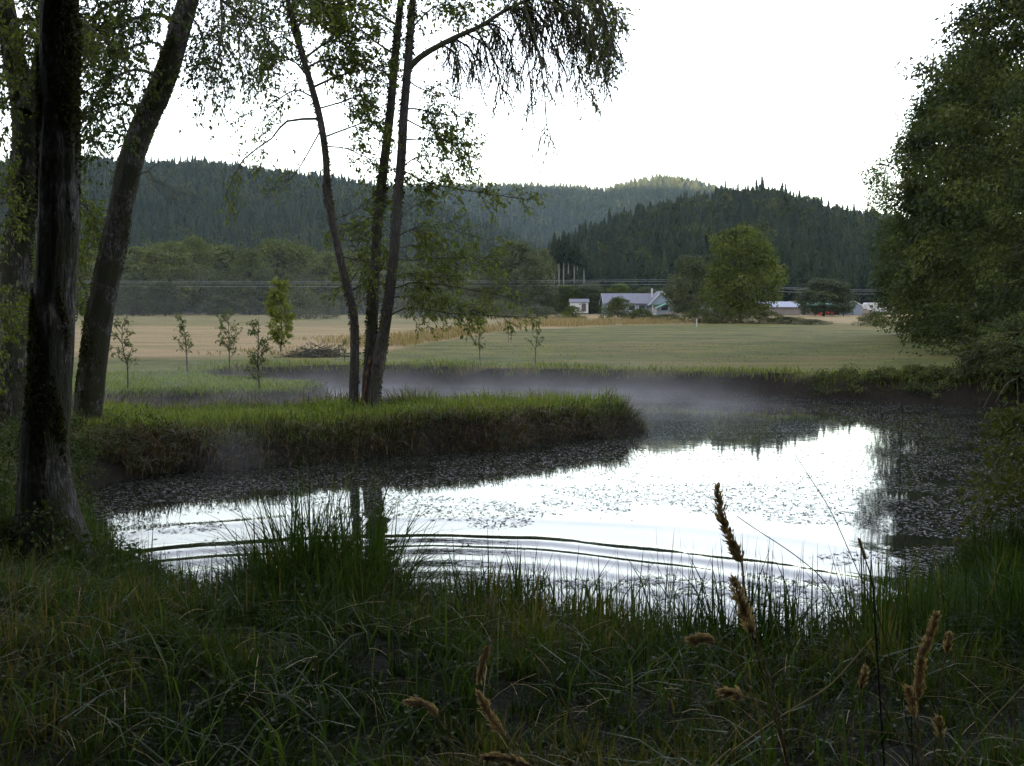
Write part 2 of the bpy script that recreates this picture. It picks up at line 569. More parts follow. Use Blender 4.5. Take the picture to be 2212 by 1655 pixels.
def build_ground():
    ang = np.concatenate([np.arange(-180, -34, 5.0), np.arange(-34, 34, 0.3), np.arange(34, 180, 5.0)])
    r1 = np.exp(np.arange(math.log(0.7), math.log(55), 0.017))
    r2 = np.exp(np.arange(math.log(56), math.log(5200), 0.05))
    rad = np.concatenate([r1, r2])
    a, r = np.meshgrid(np.radians(ang), rad, indexing='ij')
    x = np.sin(a) * r
    y = np.cos(a) * r
    d = S(x, y)
    z = Hd(x, np.where(y < 0, 0, y), d)
    z = z - 0.0 * r
    na, nr = x.shape
    V = np.concatenate([np.stack([x, y, z], -1).reshape(-1, 3), [[0, 0, 1.0]]])
    idx = np.arange(na * nr).reshape(na, nr)
    nx = np.roll(idx, -1, 0)
    q = np.stack([idx[:, :-1], idx[:, 1:], nx[:, 1:], nx[:, :-1]], -1).reshape(-1, 4)
    mb = MB()
    t3 = np.stack([np.full(na, na * nr), idx[:, 0], nx[:, 0]], -1)
    tint = np.concatenate([gold_w(x, y).ravel(), [0]])
    mb.add(V, q, tint)
    mb.f.append((t3, 0))
    m, nt, out = new_mat("meadow_soil")
    tc = nd(nt, "ShaderNodeTexCoord")
    at_ = nd(nt, "ShaderNodeAttribute", attribute_name="tint")
    bank = nd(nt, "ShaderNodeAttribute", attribute_name="bank")
    n1 = nd(nt, "ShaderNodeTexNoise", Scale=0.45, Detail=8.0, Roughness=0.7)
    nt.links.new(tc.outputs["Object"], n1.inputs["Vector"])
    mp = nd(nt, "ShaderNodeMapping")
    mp.inputs["Scale"].default_value = (0.09, 0.42, 0.4)
    nt.links.new(tc.outputs["Object"], mp.inputs[0])
    n2 = nd(nt, "ShaderNodeTexNoise", Scale=1.0, Detail=6.0, Roughness=0.62)
    nt.links.new(mp.outputs[0], n2.inputs["Vector"])
    n3 = nd(nt, "ShaderNodeTexNoise", Scale=9.0, Detail=6.0, Roughness=0.8)
    nt.links.new(tc.outputs["Object"], n3.inputs["Vector"])
    green = ramp(nt, n1.outputs["Fac"], [(0.36, (0.038, 0.047, 0.007)), (0.5, (0.072, 0.084, 0.012)), (0.66, (0.128, 0.116, 0.024))])
    brown = nd(nt, "ShaderNodeMix", data_type='RGBA')
    f2 = ramp(nt, n2.outputs["Fac"], [(0.47, (0, 0, 0)), (0.66, (0.9, 0.9, 0.9))])
    nt.links.new(f2, brown.inputs[0])
    nt.links.new(green, brown.inputs[6])
    brown.inputs[7].default_value = (0.17, 0.115, 0.045, 1)
    gold = ramp(nt, n2.outputs["Fac"], [(0.34, (0.14, 0.122, 0.038)), (0.48, (0.215, 0.160, 0.072)), (0.62, (0.270, 0.190, 0.092))])
    mg = nd(nt, "ShaderNodeMix", data_type='RGBA')
    nt.links.new(at_.outputs["Fac"], mg.inputs[0])
    nt.links.new(brown.outputs[2], mg.inputs[6])
    nt.links.new(gold, mg.inputs[7])
    fine = nd(nt, "ShaderNodeMix", data_type='RGBA', blend_type='MULTIPLY')
    fine.inputs[0].default_value = 1.0
    nt.links.new(mg.outputs[2], fine.inputs[6])
    nt.links.new(ramp(nt, n3.outputs["Fac"], [(0.3, (0.55, 0.55, 0.55)), (0.7, (1.3, 1.3, 1.3))]), fine.inputs[7])
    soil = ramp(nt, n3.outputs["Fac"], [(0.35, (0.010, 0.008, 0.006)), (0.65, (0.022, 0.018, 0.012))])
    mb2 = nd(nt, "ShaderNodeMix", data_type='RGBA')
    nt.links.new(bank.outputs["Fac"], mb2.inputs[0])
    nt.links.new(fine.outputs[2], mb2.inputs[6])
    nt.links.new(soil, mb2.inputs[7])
    p = nd(nt, "ShaderNodeBsdfPrincipled", Roughness=0.9)
    p.inputs["Specular IOR Level"].default_value = 0.15
    nt.links.new(mb2.outputs[2], p.inputs["Base Color"])
    bu = nd(nt, "ShaderNodeBump", Strength=0.7, Distance=0.12)
    nt.links.new(n3.outputs["Fac"], bu.inputs["Height"])
    nt.links.new(bu.outputs[0], p.inputs["Normal"])
    nt.links.new(p.outputs[0], out.inputs[0])
    o = mb.build("ground", m, smooth=True)
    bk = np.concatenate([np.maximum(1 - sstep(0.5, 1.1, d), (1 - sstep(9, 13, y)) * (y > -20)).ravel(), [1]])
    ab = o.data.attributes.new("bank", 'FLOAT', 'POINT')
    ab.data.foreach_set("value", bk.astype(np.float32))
    return tag(o, "mown lawn and dry golden meadow with dark pond banks", "ground", kind="structure")


build_ground()


# ------------------------------------------------------------------ water with rings from the near shore
def build_water():
    mb = MB()
    mb.add([(-21, 5.5, 0), (29, 5.5, 0), (29, 37, 0), (-21, 37, 0)], [[0, 1, 2, 3]])
    m, nt, out = new_mat("pond_water")
    tc = nd(nt, "ShaderNodeTexCoord")
    sub = nd(nt, "ShaderNodeVectorMath", operation='SUBTRACT')
    nt.links.new(tc.outputs["Object"], sub.inputs[0])
    sub.inputs[1].default_value = (-1.05, 6.2, 0)
    nz = nd(nt, "ShaderNodeTexNoise", Scale=0.5, Detail=1.0)
    nt.links.new(tc.outputs["Object"], nz.inputs["Vector"])
    ln = nd(nt, "ShaderNodeVectorMath", operation='LENGTH')
    nt.links.new(sub.outputs[0], ln.inputs[0])

    def math_(op, a, b=None, c=None):
        n = nd(nt, "ShaderNodeMath", operation=op)
        for i, v in enumerate((a, b, c)):
            if v is None:
                continue
            if isinstance(v, (int, float)):
                n.inputs[i].default_value = v
            else:
                nt.links.new(v, n.inputs[i])
        return n.outputs[0]
    r = math_('MULTIPLY_ADD', nz.outputs["Fac"], 0.55, ln.outputs["Value"])
    # a train of crests at about 7.1, 5.75, 5.1, 4.5 ... metres
    total = None
    for R0, wdt, amp in ((7.45, 0.24, 0.007), (6.1, 0.20, 0.0165), (5.5, 0.18, 0.0135), (4.95, 0.16, 0.0095), (4.5, 0.15, 0.007), (4.05, 0.15, 0.006), (3.6, 0.15, 0.005)):
        e = math_('SUBTRACT', r, R0)
        e = math_('DIVIDE', e, wdt)
        e = math_('MULTIPLY', e, e)
        e = math_('EXPONENT', math_('MULTIPLY', e, -1.0))
        e = math_('MULTIPLY', e, amp)
        total = e if total is None else math_('ADD', total, e)
    nb = nd(nt, "ShaderNodeTexNoise", Scale=0.9, Detail=3.0)
    nt.links.new(tc.outputs["Object"], nb.inputs["Vector"])
    total = math_('MULTIPLY', total, math_('MULTIPLY_ADD', nb.outputs["Fac"], 0.8, 0.55))
    n2 = nd(nt, "ShaderNodeTexNoise", Scale=2.6, Detail=3.0)
    nt.links.new(tc.outputs["Object"], n2.inputs["Vector"])
    total = math_('ADD', total, math_('MULTIPLY', n2.outputs["Fac"], 0.0007))
    bu = nd(nt, "ShaderNodeBump", Strength=1.0, Distance=1.0)
    nt.links.new(total, bu.inputs["Height"])
    p = nd(nt, "ShaderNodeBsdfPrincipled", Roughness=0.03, IOR=1.333)
    p.inputs["Base Color"].default_value = (0.012, 0.014, 0.010, 1)
    nt.links.new(bu.outputs[0], p.inputs["Normal"])
    nt.links.new(p.outputs[0], out.inputs[0])
    o = mb.build("pond_water", m)
    tag(o, "still pond water with rings spreading from the near shore", "water", kind="structure")


build_water()


# ------------------------------------------------------------------ hills
def ridge_fn(pts):
    a = np.array(pts, float)
    return lambda dx: np.interp(dx, a[:, 0], a[:, 1])


RIDGES = dict(
    left=(ridge_fn([(-900, 470), (-500, 400), (-100, 350), (180, 340), (330, 350), (450, 343), (560, 362), (700, 376), (780, 392), (900, 425), (1000, 462), (1100, 505), (1200, 560), (1320, 630), (1420, 675)]), 400, 900, 15),
    far=(ridge_fn([(300, 470), (600, 420), (800, 398), (1000, 395), (1100, 391), (1200, 397), (1300, 404), (1345, 388), (1420, 377), (1500, 388), (1560, 402), (1650, 425), (1800, 450), (2100, 480), (2500, 560), (2900, 640)]), 900, 1600, 18),
    near=(ridge_fn([(1090, 640), (1150, 575), (1180, 535), (1250, 500), (1330, 468), (1400, 438), (1480, 424), (1560, 410), (1640, 400), (1700, 412), (1760, 428), (1800, 443), (1850, 458), (1900, 466), (2100, 480), (2400, 480), (2700, 540), (3000, 640)]), 262, 470, 13),
)


def hill_z(key, dx, r):
    fn, R0, R1, th = RIDGES[key]
    top = CZ + (HOR - fn(dx)) / FD * R1 - th * 0.9
    base = 2.2
    t = np.clip((r - R0) / (R1 - R0), 0, 1)
    prof = t ** 0.85 * (0.75 + 0.25 * sstep(0, 1, t))
    back = 1 - 0.35 * sstep(1.0, 1.6, r / R1)
    return base + np.maximum(top - base, -6) * prof * back


def dx_of(x, y):
    return CX + x / y * FD


def build_hill(key, x0, x1, label):
    fn, R0, R1, th = RIDGES[key]
    dx = np.linspace(x0, x1, 120)
    rr = np.linspace(R0 - 5, R1 * 1.5, 60)
    D_, R_ = np.meshgrid(dx, rr, indexing='ij')
    X = (D_ - CX) / FD * R_
    Z = hill_z(key, D_, R_) + (fbm(X * 0.02, R_ * 0.02) - 0.5) * 8 * sstep(R0, R0 + 60, R_)
    idx = np.arange(120 * 60).reshape(120, 60)
    q = np.stack([idx[:-1, :-1], idx[1:, :-1], idx[1:, 1:], idx[:-1, 1:]], -1).reshape(-1, 4)
    mb = MB()
    mb.add(np.stack([X, R_, Z], -1).reshape(-1, 3), q)
    o = mb.build("hill", M_FLOOR, smooth=True)
    tag(o, label, "hill", kind="structure")


M_FLOOR = plain_mat("forest_floor", (0.022, 0.028, 0.016), 0.95, 0.1, var=0.4, scale=0.08)
build_hill("left", -1000, 1440, "long forested hill behind the left tree belt")
build_hill("far", 250, 2900, "farthest forested ridge with the sunlit knoll")
build_hill("near", 1080, 3000, "nearest forested hill behind the farm")

# unseen ridge added out of the picture to keep low sun off the valley
mbr = MB()
tl = np.linspace(-900, 2000, 240)
tr_ = np.linspace(0, 1, 15)
Lg, Tg = np.meshgrid(tl, tr_, indexing='ij')
prof = np.sin(Tg * math.pi) ** 0.8
crest = 352 + 8 * (fbm(Lg * 0.004, Lg * 0 + 3) - 0.5) + 7 * (vnoise(Lg * 0.11, Lg * 0 + 9) - 0.5)
crest = crest * sstep(-950, -700, Lg) * (1 - 0.5 * sstep(1800, 2000, Lg))
Wg = (Tg - 0.5) * 620 + 50 * (fbm(Lg * 0.003, Lg * 0 + 20) - 0.5)
Xg = -1193 + 0.707 * Lg + 0.707 * Wg
Yg = 186 - 0.707 * Lg + 0.707 * Wg
idx = np.arange(Yg.size).reshape(Yg.shape)
q = np.stack([idx[:-1, :-1], idx[1:, :-1], idx[1:, 1:], idx[:-1, 1:]], -1).reshape(-1, 4)
mbr.add(np.stack([Xg, Yg, crest * prof], -1).reshape(-1, 3), q)
tag(mbr.build("hill", M_FLOOR, smooth=True), "unseen ridge added behind and left of the viewer to shade the valley", "hill", kind="structure")


def crown_cloud(mb, rg, base, Hh, R, z0, clumps, per, csize, lsize, prof=None, lean=(0, 0), flat=0.55, lump=0.35, inner=0.35, tintlo=0.0, tinthi=1.0, wid=0.6):
    """leaf clumps spread through an uneven crown that stands over base"""
    if prof is None:
        prof = lambda t: np.sin(np.clip(t * 0.92 + 0.08, 0, 1) * math.pi) ** 0.6
    t = rg.random(clumps) ** 0.9
    a = rg.uniform(0, 2 * math.pi, clumps)
    lum = 1 + lump * (fbm(a * 1.1 + base[0], t * 4 + base[1]) - 0.5) * 2
    rr = R * prof(t) * lum * np.where(rg.random(clumps) < inner, rg.uniform(0.2, 0.8, clumps), rg.uniform(0.8, 1.04, clumps))
    cz = z0 + (Hh - z0) * t
    cx = base[0] + np.cos(a) * rr + lean[0] * t
    cyy = base[1] + np.sin(a) * rr + lean[1] * t
    cs = csize * rg.uniform(0.55, 1.35, clumps)
    off = norm(rg.normal(size=(clumps, per, 3))) * (rg.random((clumps, per, 1)) ** 0.45) * np.array([1, 1, 0.7]) * (cs * 0.75)[:, None, None]
    out = np.stack([np.cos(a), np.sin(a), 0 * a], 1)
    # sprays hang a little on the outside
    off[..., 2] -= 0.25 * np.abs(off[..., 0] + off[..., 1]) * 0.5
    pos = np.stack([cx, cyy, base[2] + cz], 1)[:, None, :] + off
    d = out[:, None, :] * 0.7 + rg.normal(size=(clumps, per, 3)) * 0.7 - np.array([0, 0, 0.35])
    tint = np.clip(rg.uniform(tintlo, tinthi, (clumps, 1)) + rg.normal(size=(clumps, per)) * 0.14, 0, 1)
    N = clumps * per
    leaf_faces(mb, pos.reshape(N, 3), d.reshape(N, 3), lsize * rg.uniform(0.6, 1.3, N), rg, flat, wid, tint.ravel())
    return np.stack([cx, cyy, base[2] + cz], 1)


# ------------------------------------------------------------------ conifers
def conifer_mesh(name, rg, Hh, Rb, wh, per, bare=0.06, mats=None):
    mb = MB()
    pts = np.array([[[0, 0, -1.5], [rg.normal() * 0.1, rg.normal() * 0.1, Hh * 0.5], [0, 0, Hh]]])
    tubes(mb, pts, np.array([[Hh * 0.013, Hh * 0.009, 0.02]]), 5, 0.5, mat=1)
    for i in range(wh):
        t0 = i / wh
        zb = Hh * (bare + (1 - bare) * t0)
        za = Hh * min(1.02, bare + (1 - bare) * (t0 + rg.uniform(1.7, 2.3) / wh))
        r = Rb * (1 - t0) ** 0.8 * (0.72 + 0.28 * min(1, i / 2)) + 0.12
        n = per * 2
        a = np.linspace(0, 2 * math.pi, n, endpoint=False) + rg.uniform(0, 6.28) + rg.normal(size=n) * 0.12
        rr = r * np.where(np.arange(n) % 2, rg.uniform(0.30, 0.62, n), rg.uniform(0.72, 1.22, n))
        zz = zb + (za - zb) * np.where(np.arange(n) % 2, rg.uniform(0.15, 0.4, n), rg.uniform(-0.22, 0.10, n))
        ctr = rg.normal(size=2) * 0.05 * r
        V = np.concatenate([[[ctr[0], ctr[1], za]], np.stack([np.cos(a) * rr + ctr[0], np.sin(a) * rr + ctr[1], zz], 1)])
        F = np.array([[0, 1 + k, 1 + (k + 1) % n] for k in range(n)])
        T = np.concatenate([[0.25 + 0.2 * rg.random()], np.where(np.arange(n) % 2, 0.15, rg.uniform(0.5, 1.0, n))])
        mb.add(V, F, T)
    return mb.mesh(name, mats or [M_CONIFER, M_BARK_D])


proto_near = [conifer_mesh("conifer_tree", np.random.default_rng(20 + i), h, r, 17, 9) for i, (h, r) in enumerate(((19, 4.1), (20, 3.8), (17, 4.4), (21, 4.0)))]
proto_far = [conifer_mesh("far_conifer", np.random.default_rng(40 + i), h, r, 9, 7) for i, (h, r) in enumerate(((24, 5.6), (26, 5.2), (22, 5.9)))]

def round_mesh(name, seed, hh, R, n):
    rg = np.random.default_rng(seed)
    mb = MB()
    crown_cloud(mb, rg, np.zeros(3), hh, R, hh * 0.12, n, 14, R * 0.75, R * 0.34, lambda t: np.sin(np.clip(t * 0.92 + 0.08, 0, 1) * math.pi) ** 0.6)
    tubes(mb, np.array([[[0, 0, -1.0], [0.1, 0, hh * 0.4], [0, 0, hh * 0.8]]]), np.array([[0.3, 0.2, 0.05]]), 5, 0.5, mat=1)
    return mb.mesh(name, [M_LEAF_HILL, M_BARK_D])




def proto_collection(name, meshes):
    col = bpy.data.collections.new(name)
    for k, me in enumerate(meshes):
        col.objects.link(bpy.data.objects.new(f"{name}_{k}", me))
    return col


def scatter(name, pts, scl, rot, idx, col, label, cat):
    me = bpy.data.meshes.new(name)
    me.vertices.add(len(pts))
    me.vertices.foreach_set("co", np.asarray(pts, np.float32).ravel())
    for nme, typ, arr in (("sc", 'FLOAT_VECTOR', np.asarray(scl, np.float32)), ("ro", 'FLOAT_VECTOR', np.asarray(rot, np.float32))):
        a = me.attributes.new(nme, typ, 'POINT')
        a.data.foreach_set("vector", arr.ravel())
    a = me.attributes.new("ix", 'INT', 'POINT')
    a.data.foreach_set("value", np.asarray(idx, np.int32))
    ng = bpy.data.node_groups.new(name, 'GeometryNodeTree')
    ng.interface.new_socket("Geometry", in_out='INPUT', socket_type='NodeSocketGeometry')
    ng.interface.new_socket("Geometry", in_out='OUTPUT', socket_type='NodeSocketGeometry')
    gi = ng.nodes.new("NodeGroupInput")
    go = ng.nodes.new("NodeGroupOutput")
    iop = ng.nodes.new("GeometryNodeInstanceOnPoints")
    ci = ng.nodes.new("GeometryNodeCollectionInfo")
    ci.inputs["Collection"].default_value = col
    ci.inputs["Separate Children"].default_value = True
    ci.inputs["Reset Children"].default_value = True
    iop.inputs["Pick Instance"].default_value = True
    ng.links.new(gi.outputs[0], iop.inputs["Points"])
    ng.links.new(ci.outputs[0], iop.inputs["Instance"])
    for nme, typ, sock in (("sc", 'FLOAT_VECTOR', "Scale"), ("ro", 'FLOAT_VECTOR', "Rotation"), ("ix", 'INT', "Instance Index")):
        na = ng.nodes.new("GeometryNodeInputNamedAttribute")
        na.data_type = typ
        na.inputs["Name"].default_value = nme
        if sock == "Rotation":
            e = ng.nodes.new("FunctionNodeEulerToRotation")
            ng.links.new(na.outputs[0], e.inputs[0])
            ng.links.new(e.outputs[0], iop.inputs[sock])
        else:
            ng.links.new(na.outputs[0], iop.inputs[sock])
    ng.links.new(iop.outputs[0], go.inputs[0])
    o = bpy.data.objects.new(name, me)
    C.objects.link(o)
    md = o.modifiers.new("scatter", 'NODES')
    md.node_group = ng
    return tag(o, label, cat, kind="stuff")


def hill_points(key, x0, x1, sp, rg, rmax=1.12):
    fn, R0, R1, th = RIDGES[key]
    pts = []
    r = R0 + 4
    while r < R1 * rmax:
        n = max(1, int((x1 - x0) / FD * r / sp))
        dx = np.linspace(x0, x1, n) + rg.uniform(-0.5, 0.5, n) * (x1 - x0) / n * 1.6
        rr = r + rg.uniform(-0.8, 0.8, n) * sp
        X = (dx - CX) / FD * rr
        Z = hill_z(key, dx, rr)
        ok = (HOR - fn(dx)) / FD * R1 > th * 0.75
        pts.append(np.stack([X, rr, Z], 1)[ok])
        r += sp * 0.95
    return np.concatenate(pts)


rgf = np.random.default_rng(3)
proto_far += [round_mesh("far_broadleaf", 71, 17, 6.2, 40), round_mesh("far_broadleaf", 72, 20, 5.4, 40)]
proto_mix = proto_near + [round_mesh("hill_broadleaf", 73, 15, 4.6, 70), round_mesh("hill_broadleaf", 74, 17, 4.0, 70)]
pc_far = proto_collection("far_conifer_kinds", proto_far)
for key, x0, x1, sp, lab in (("left", -600, 1300, 4.9, "dense conifer forest covering the long left hill"), ("far", 450, 2100, 6.2, "blue hazy conifer forest on the farthest ridge")):
    p = hill_points(key, x0, x1, sp, rgf)
    n = len(p)
    s = 0.64 * rgf.uniform(0.62, 1.15, n) * np.where(rgf.random(n) < 0.04, 1.2, 1)
    s *= 0.75 + 0.5 * fbm(p[:, 0] * 0.012, p[:, 1] * 0.012)
    scatter("forest", p, np.stack([s * rgf.uniform(0.8, 1.1, n), s * rgf.uniform(0.8, 1.1, n), s], 1), np.stack([rgf.normal(size=n) * 0.02, rgf.normal(size=n) * 0.02, rgf.uniform(0, 6.28, n)], 1), np.where((rgf.random(n) < 0.10 + 0.30 * sstep(0.5, 0.68, fbm(p[:, 0] * 0.011 + 7, p[:, 1] * 0.011, 3))), rgf.integers(3, 5, n), rgf.integers(0, 3, n)), pc_far, lab, "forest")

p = hill_points("near", 1140, 2500, 3.6, rgf, 1.06)
dxp = dx_of(p[:, 0], p[:, 1])
n = len(p)
s = 0.66 * rgf.uniform(0.55, 1.08, n) * np.where(rgf.random(n) < 0.05, 1.12, 1) * (0.82 + 0.36 * fbm(p[:, 0] * 0.03, p[:, 1] * 0.03))
vis = (dxp > 1150) & (dxp < 1960)
order = np.argsort(p[:, 1] + np.where(vis, 0, 1e5))
front = order[:250]
# the spires that stand out along the skyline
rest = np.setdiff1d(order, front)
for (sx, sy, sc_) in ((1640, 398, 1.14), (1555, 412, 1.1), (1686, 404, 1.12), (1722, 412, 1.08), (1480, 424, 1.1), (1765, 428, 1.05), (1800, 440, 1.1), (1836, 452, 1.08)):
    k = rest[np.argmin(np.abs(dxp[rest] - sx) * 1.0 + np.abs(p[rest, 1] - 455) * 0.5)]
    s[k] = sc_ * 0.68
    front = np.append(front, k)
rest = np.setdiff1d(order, front)
rotz = rgf.uniform(0, 6.28, n)
kinds = rgf.integers(0, 4, n)
kmix = np.where(rgf.random(n) < 0.06 + 0.3 * sstep(0.54, 0.7, fbm(p[:, 0] * 0.03 + 7, p[:, 1] * 0.03, 3)), rgf.integers(4, 6, n), kinds)
for k in front:
    o = bpy.data.objects.new("conifer_tree", proto_near[kinds[k]])
    C.objects.link(o)
    o.location = p[k]
    o.rotation_euler = (0, 0, rotz[k])
    o.scale = (s[k], s[k], s[k])
    tag(o, "dark green conifer in the dense stand on the nearest hill", "conifer tree", "conifers at the front and crest of the nearest hill")
scatter("forest", p[rest], np.stack([s[rest]] * 3, 1), np.stack([0 * s[rest], 0 * s[rest], rotz[rest]], 1), kmix[rest], proto_collection("near_conifer_kinds", proto_mix), "dense conifer stand on the nearest hill behind the farm", "forest")

# tall conifers with bare pale trunks at the left edge of the stand
for i, (bx, by, ty) in enumerate(((1197, 610, 560), (1207, 612, 562), (1218, 613, 556), (1229, 614, 560), (1240, 611, 563), (1248, 606, 566), (1262, 604, 572))):
    Y = 268.0
    b = at(bx, by + 8, Y)
    m_ = at(bx + rng.uniform(-1.5, 1.5), ty, Y)
    top = m_ + np.array([0, 0, 5.2 + rng.uniform(-0.6, 0.8)])
    b[2] = min(b[2], 6.0)
    root = thing("conifer_tree", b, "tall conifer with a bare pale trunk, " + ("first", "second", "third", "fourth", "fifth", "sixth", "seventh")[i] + " from the left at the stand's edge", "conifer tree", "bare trunked conifers at the edge of the stand")
    mb = MB()
    tubes(mb, np.array([[b - [0, 0, 1], (b + m_) / 2, m_, top]]), np.array([[0.22, 0.19, 0.15, 0.03]]), 6)
    mb.build("trunk", M_BARK_P, root)
    cr = bpy.data.objects.new("crown", proto_near[i % 4])
    C.objects.link(cr)
    put(cr, root)
    hk = (19, 20, 17, 21)[i % 4]
    k_ = (top[2] - m_[2] + 2.6) / hk
    cr.location = Vector(m_ - [0, 0, 1.6]) - root.location
    cr.scale = (k_ * 1.15, k_ * 1.15, k_)
    cr.rotation_euler = (0, 0, i * 1.3)


# ------------------------------------------------------------------ broadleaf trees
def broad_mesh(seed, Hh, R, clumps, per, csize, lsize, z0, prof=None, lump=0.65, trunk_r=None):
    """two meshes (trunk, crown) standing on the origin"""
    rg = np.random.default_rng(seed)
    mc = MB()
    cen = crown_cloud(mc, rg, np.zeros(3), Hh, R, z0, clumps, per, csize, lsize, prof, lump=lump)
    mt = MB()
    tr = trunk_r or Hh * 0.02
    path = catmull([(0, 0, -0.4), (rg.normal() * 0.1, rg.normal() * 0.1, Hh * 0.3), (rg.normal() * 0.2, rg.normal() * 0.2, Hh * 0.6), (0, 0, Hh * 0.92)], 8)
    tubes(mt, path[None], np.linspace(tr, 0.02, 8)[None], 7)
    sel = cen[rg.choice(len(cen), min(26, len(cen)), replace=False)]
    st = np.stack([np.interp(np.clip(sel[:, 2] * 0.7, Hh * 0.06, Hh * 0.8), path[:, 2], path[:, k]) for k in range(3)], 1)
    s = np.linspace(0, 1, 5)[None, :, None]
    Q = st[:, None, :] * (1 - s) + sel[:, None, :] * s
    Q[..., 2] += np.sin(s[..., 0] * math.pi) * 0.05 * Hh
    tubes(mt, Q, np.linspace(tr * 0.38, 0.015, 5)[None] * np.ones((len(sel), 1)), 4)
    return mt, mc


egg = lambda t: np.sin(np.clip(t * 0.9 + 0.08, 0, 1) * math.pi) ** 0.55
rnd = lambda t: np.sqrt(np.clip(1 - (2 * np.clip(t, 0, 1) - 0.85) ** 2 / 1.4, 0.02, 1))
colm = lambda t: (np.clip(t * 5 + 0.35, 0, 1)) * np.clip((1.02 - t) * 2.6, 0, 1) ** 0.7
bush = lambda t: np.sqrt(np.clip(1 - t ** 2, 0.02, 1))

KIT = {}
for nm, args in dict(
        round=(101, 10, 3.7, 420, 52, 1.25, 0.27, 0.9, egg), oval=(102, 10, 3.0, 330, 46, 1.2, 0.27, 0.8, rnd),
        tall=(103, 10, 2.2, 280, 42, 1.0, 0.26, 0.5, colm), tall2=(104, 10, 2.6, 300, 42, 1.15, 0.26, 0.4, colm),
        low=(105, 4, 2.6, 150, 44, 0.9, 0.2, 0.15, bush), low2=(106, 4, 3.2, 170, 44, 1.0, 0.2, 0.1, bush)).items():
    mt, mc = broad_mesh(*args)
    KIT[nm] = (mt.mesh("trunk", M_BARK_D), mc)
_kc = {}


def place_tree(kind, x, ytop, ybase, wd, Y, mat, name, label, cat, group=None, rz=None, gz=None):
    """wd and heights in photograph units, at depth Y"""
    b = at(x, ybase, Y)
    g = ground_pt(b[0], b[1])[2] if gz is None else gz
    top = at(x, ytop, Y)[2]
    b[2] = g
    hh = top - g
    mt, mc = KIT[kind]
    key = (kind, mat.name)
    if key not in _kc:
        _kc[key] = mc.mesh("crown", mat)
    Hk = {"low": 4.0, "low2": 4.0}.get(kind, 10.0)
    Rk = {"round": 3.7, "oval": 3.0, "tall": 2.2, "tall2": 2.6, "low": 2.6, "low2": 3.2}[kind]
    r = wd / FD * Y / 2
    root = thing(name, b, label, cat, group)
    rz = rng.uniform(0, 6.28) if rz is None else rz
    root.rotation_euler = (0, 0, rz)
    for nm, me in (("trunk", mt), ("crown", _kc[key])):
        o = bpy.data.objects.new(nm, me)
        C.objects.link(o)
        o.parent = root
        o.scale = (r / Rk, r / Rk, hh / Hk)
    return root


place_tree("round", 1600, 496, 697, 154, 118, M_LEAF_YEL, "broadleaf_tree", "big rounded yellow-green tree in the middle of the meadow edge", "tree", rz=0.7)
place_tree("oval", 1490, 556, 672, 84, 150, M_LEAF_FAR, "broadleaf_tree", "smaller grey-green tree left of the big rounded meadow tree", "tree")
place_tree("oval", 1778, 604, 684, 92, 185, M_LEAF_FAR, "broadleaf_tree", "round-headed tree above the green-roofed shelter", "tree")
place_tree("oval", 1822, 612, 684, 40, 186, M_LEAF_FAR, "broadleaf_tree", "slim tree just left of the grey gabled shed", "tree")
place_tree("round", 1112, 526, 680, 128, 215, M_LEAF_FAR, "broadleaf_tree", "large dark rounded tree right of the three-stemmed tree", "tree")
place_tree("tall2", 1172, 540, 680, 58, 222, M_LEAF_FAR, "broadleaf_tree", "narrow tree close beside the large dark rounded tree", "tree")
belt = [(262, 552, 90), (300, 536, 80), (368, 526, 96), (422, 516, 70), (486, 534, 100), (540, 540, 62), (602, 522, 106), (655, 536, 90), (712, 548, 86), (765, 545, 90), (812, 556, 80), (868, 570, 100), (930, 585, 100), (985, 590, 96), (1040, 596, 80), (210, 545, 110), (140, 540, 110), (60, 540, 110), (-30, 545, 120)]
for i, (x, yt, w) in enumerate(belt):
    place_tree(("tall2", "tall", "oval", "round")[i % 4], x, yt, 684, w * 1.15, 228 + 14 * math.sin(i * 2.1), M_LEAF_BELT, "broadleaf_tree", "grey-green tree in the hazy belt behind the left meadow", "tree", "tree belt behind the left meadow")
for i, (x, yt, w) in enumerate([(330, 585, 110), (450, 585, 120), (560, 580, 120), (690, 585, 120), (800, 600, 130), (240, 590, 120), (120, 590, 130)]):
    place_tree("low2", x, yt, 684, w, 216, M_LEAF_FAR, "understorey_bush", "dark bush filling the foot of the left tree belt", "bush", "bushes under the left tree belt")
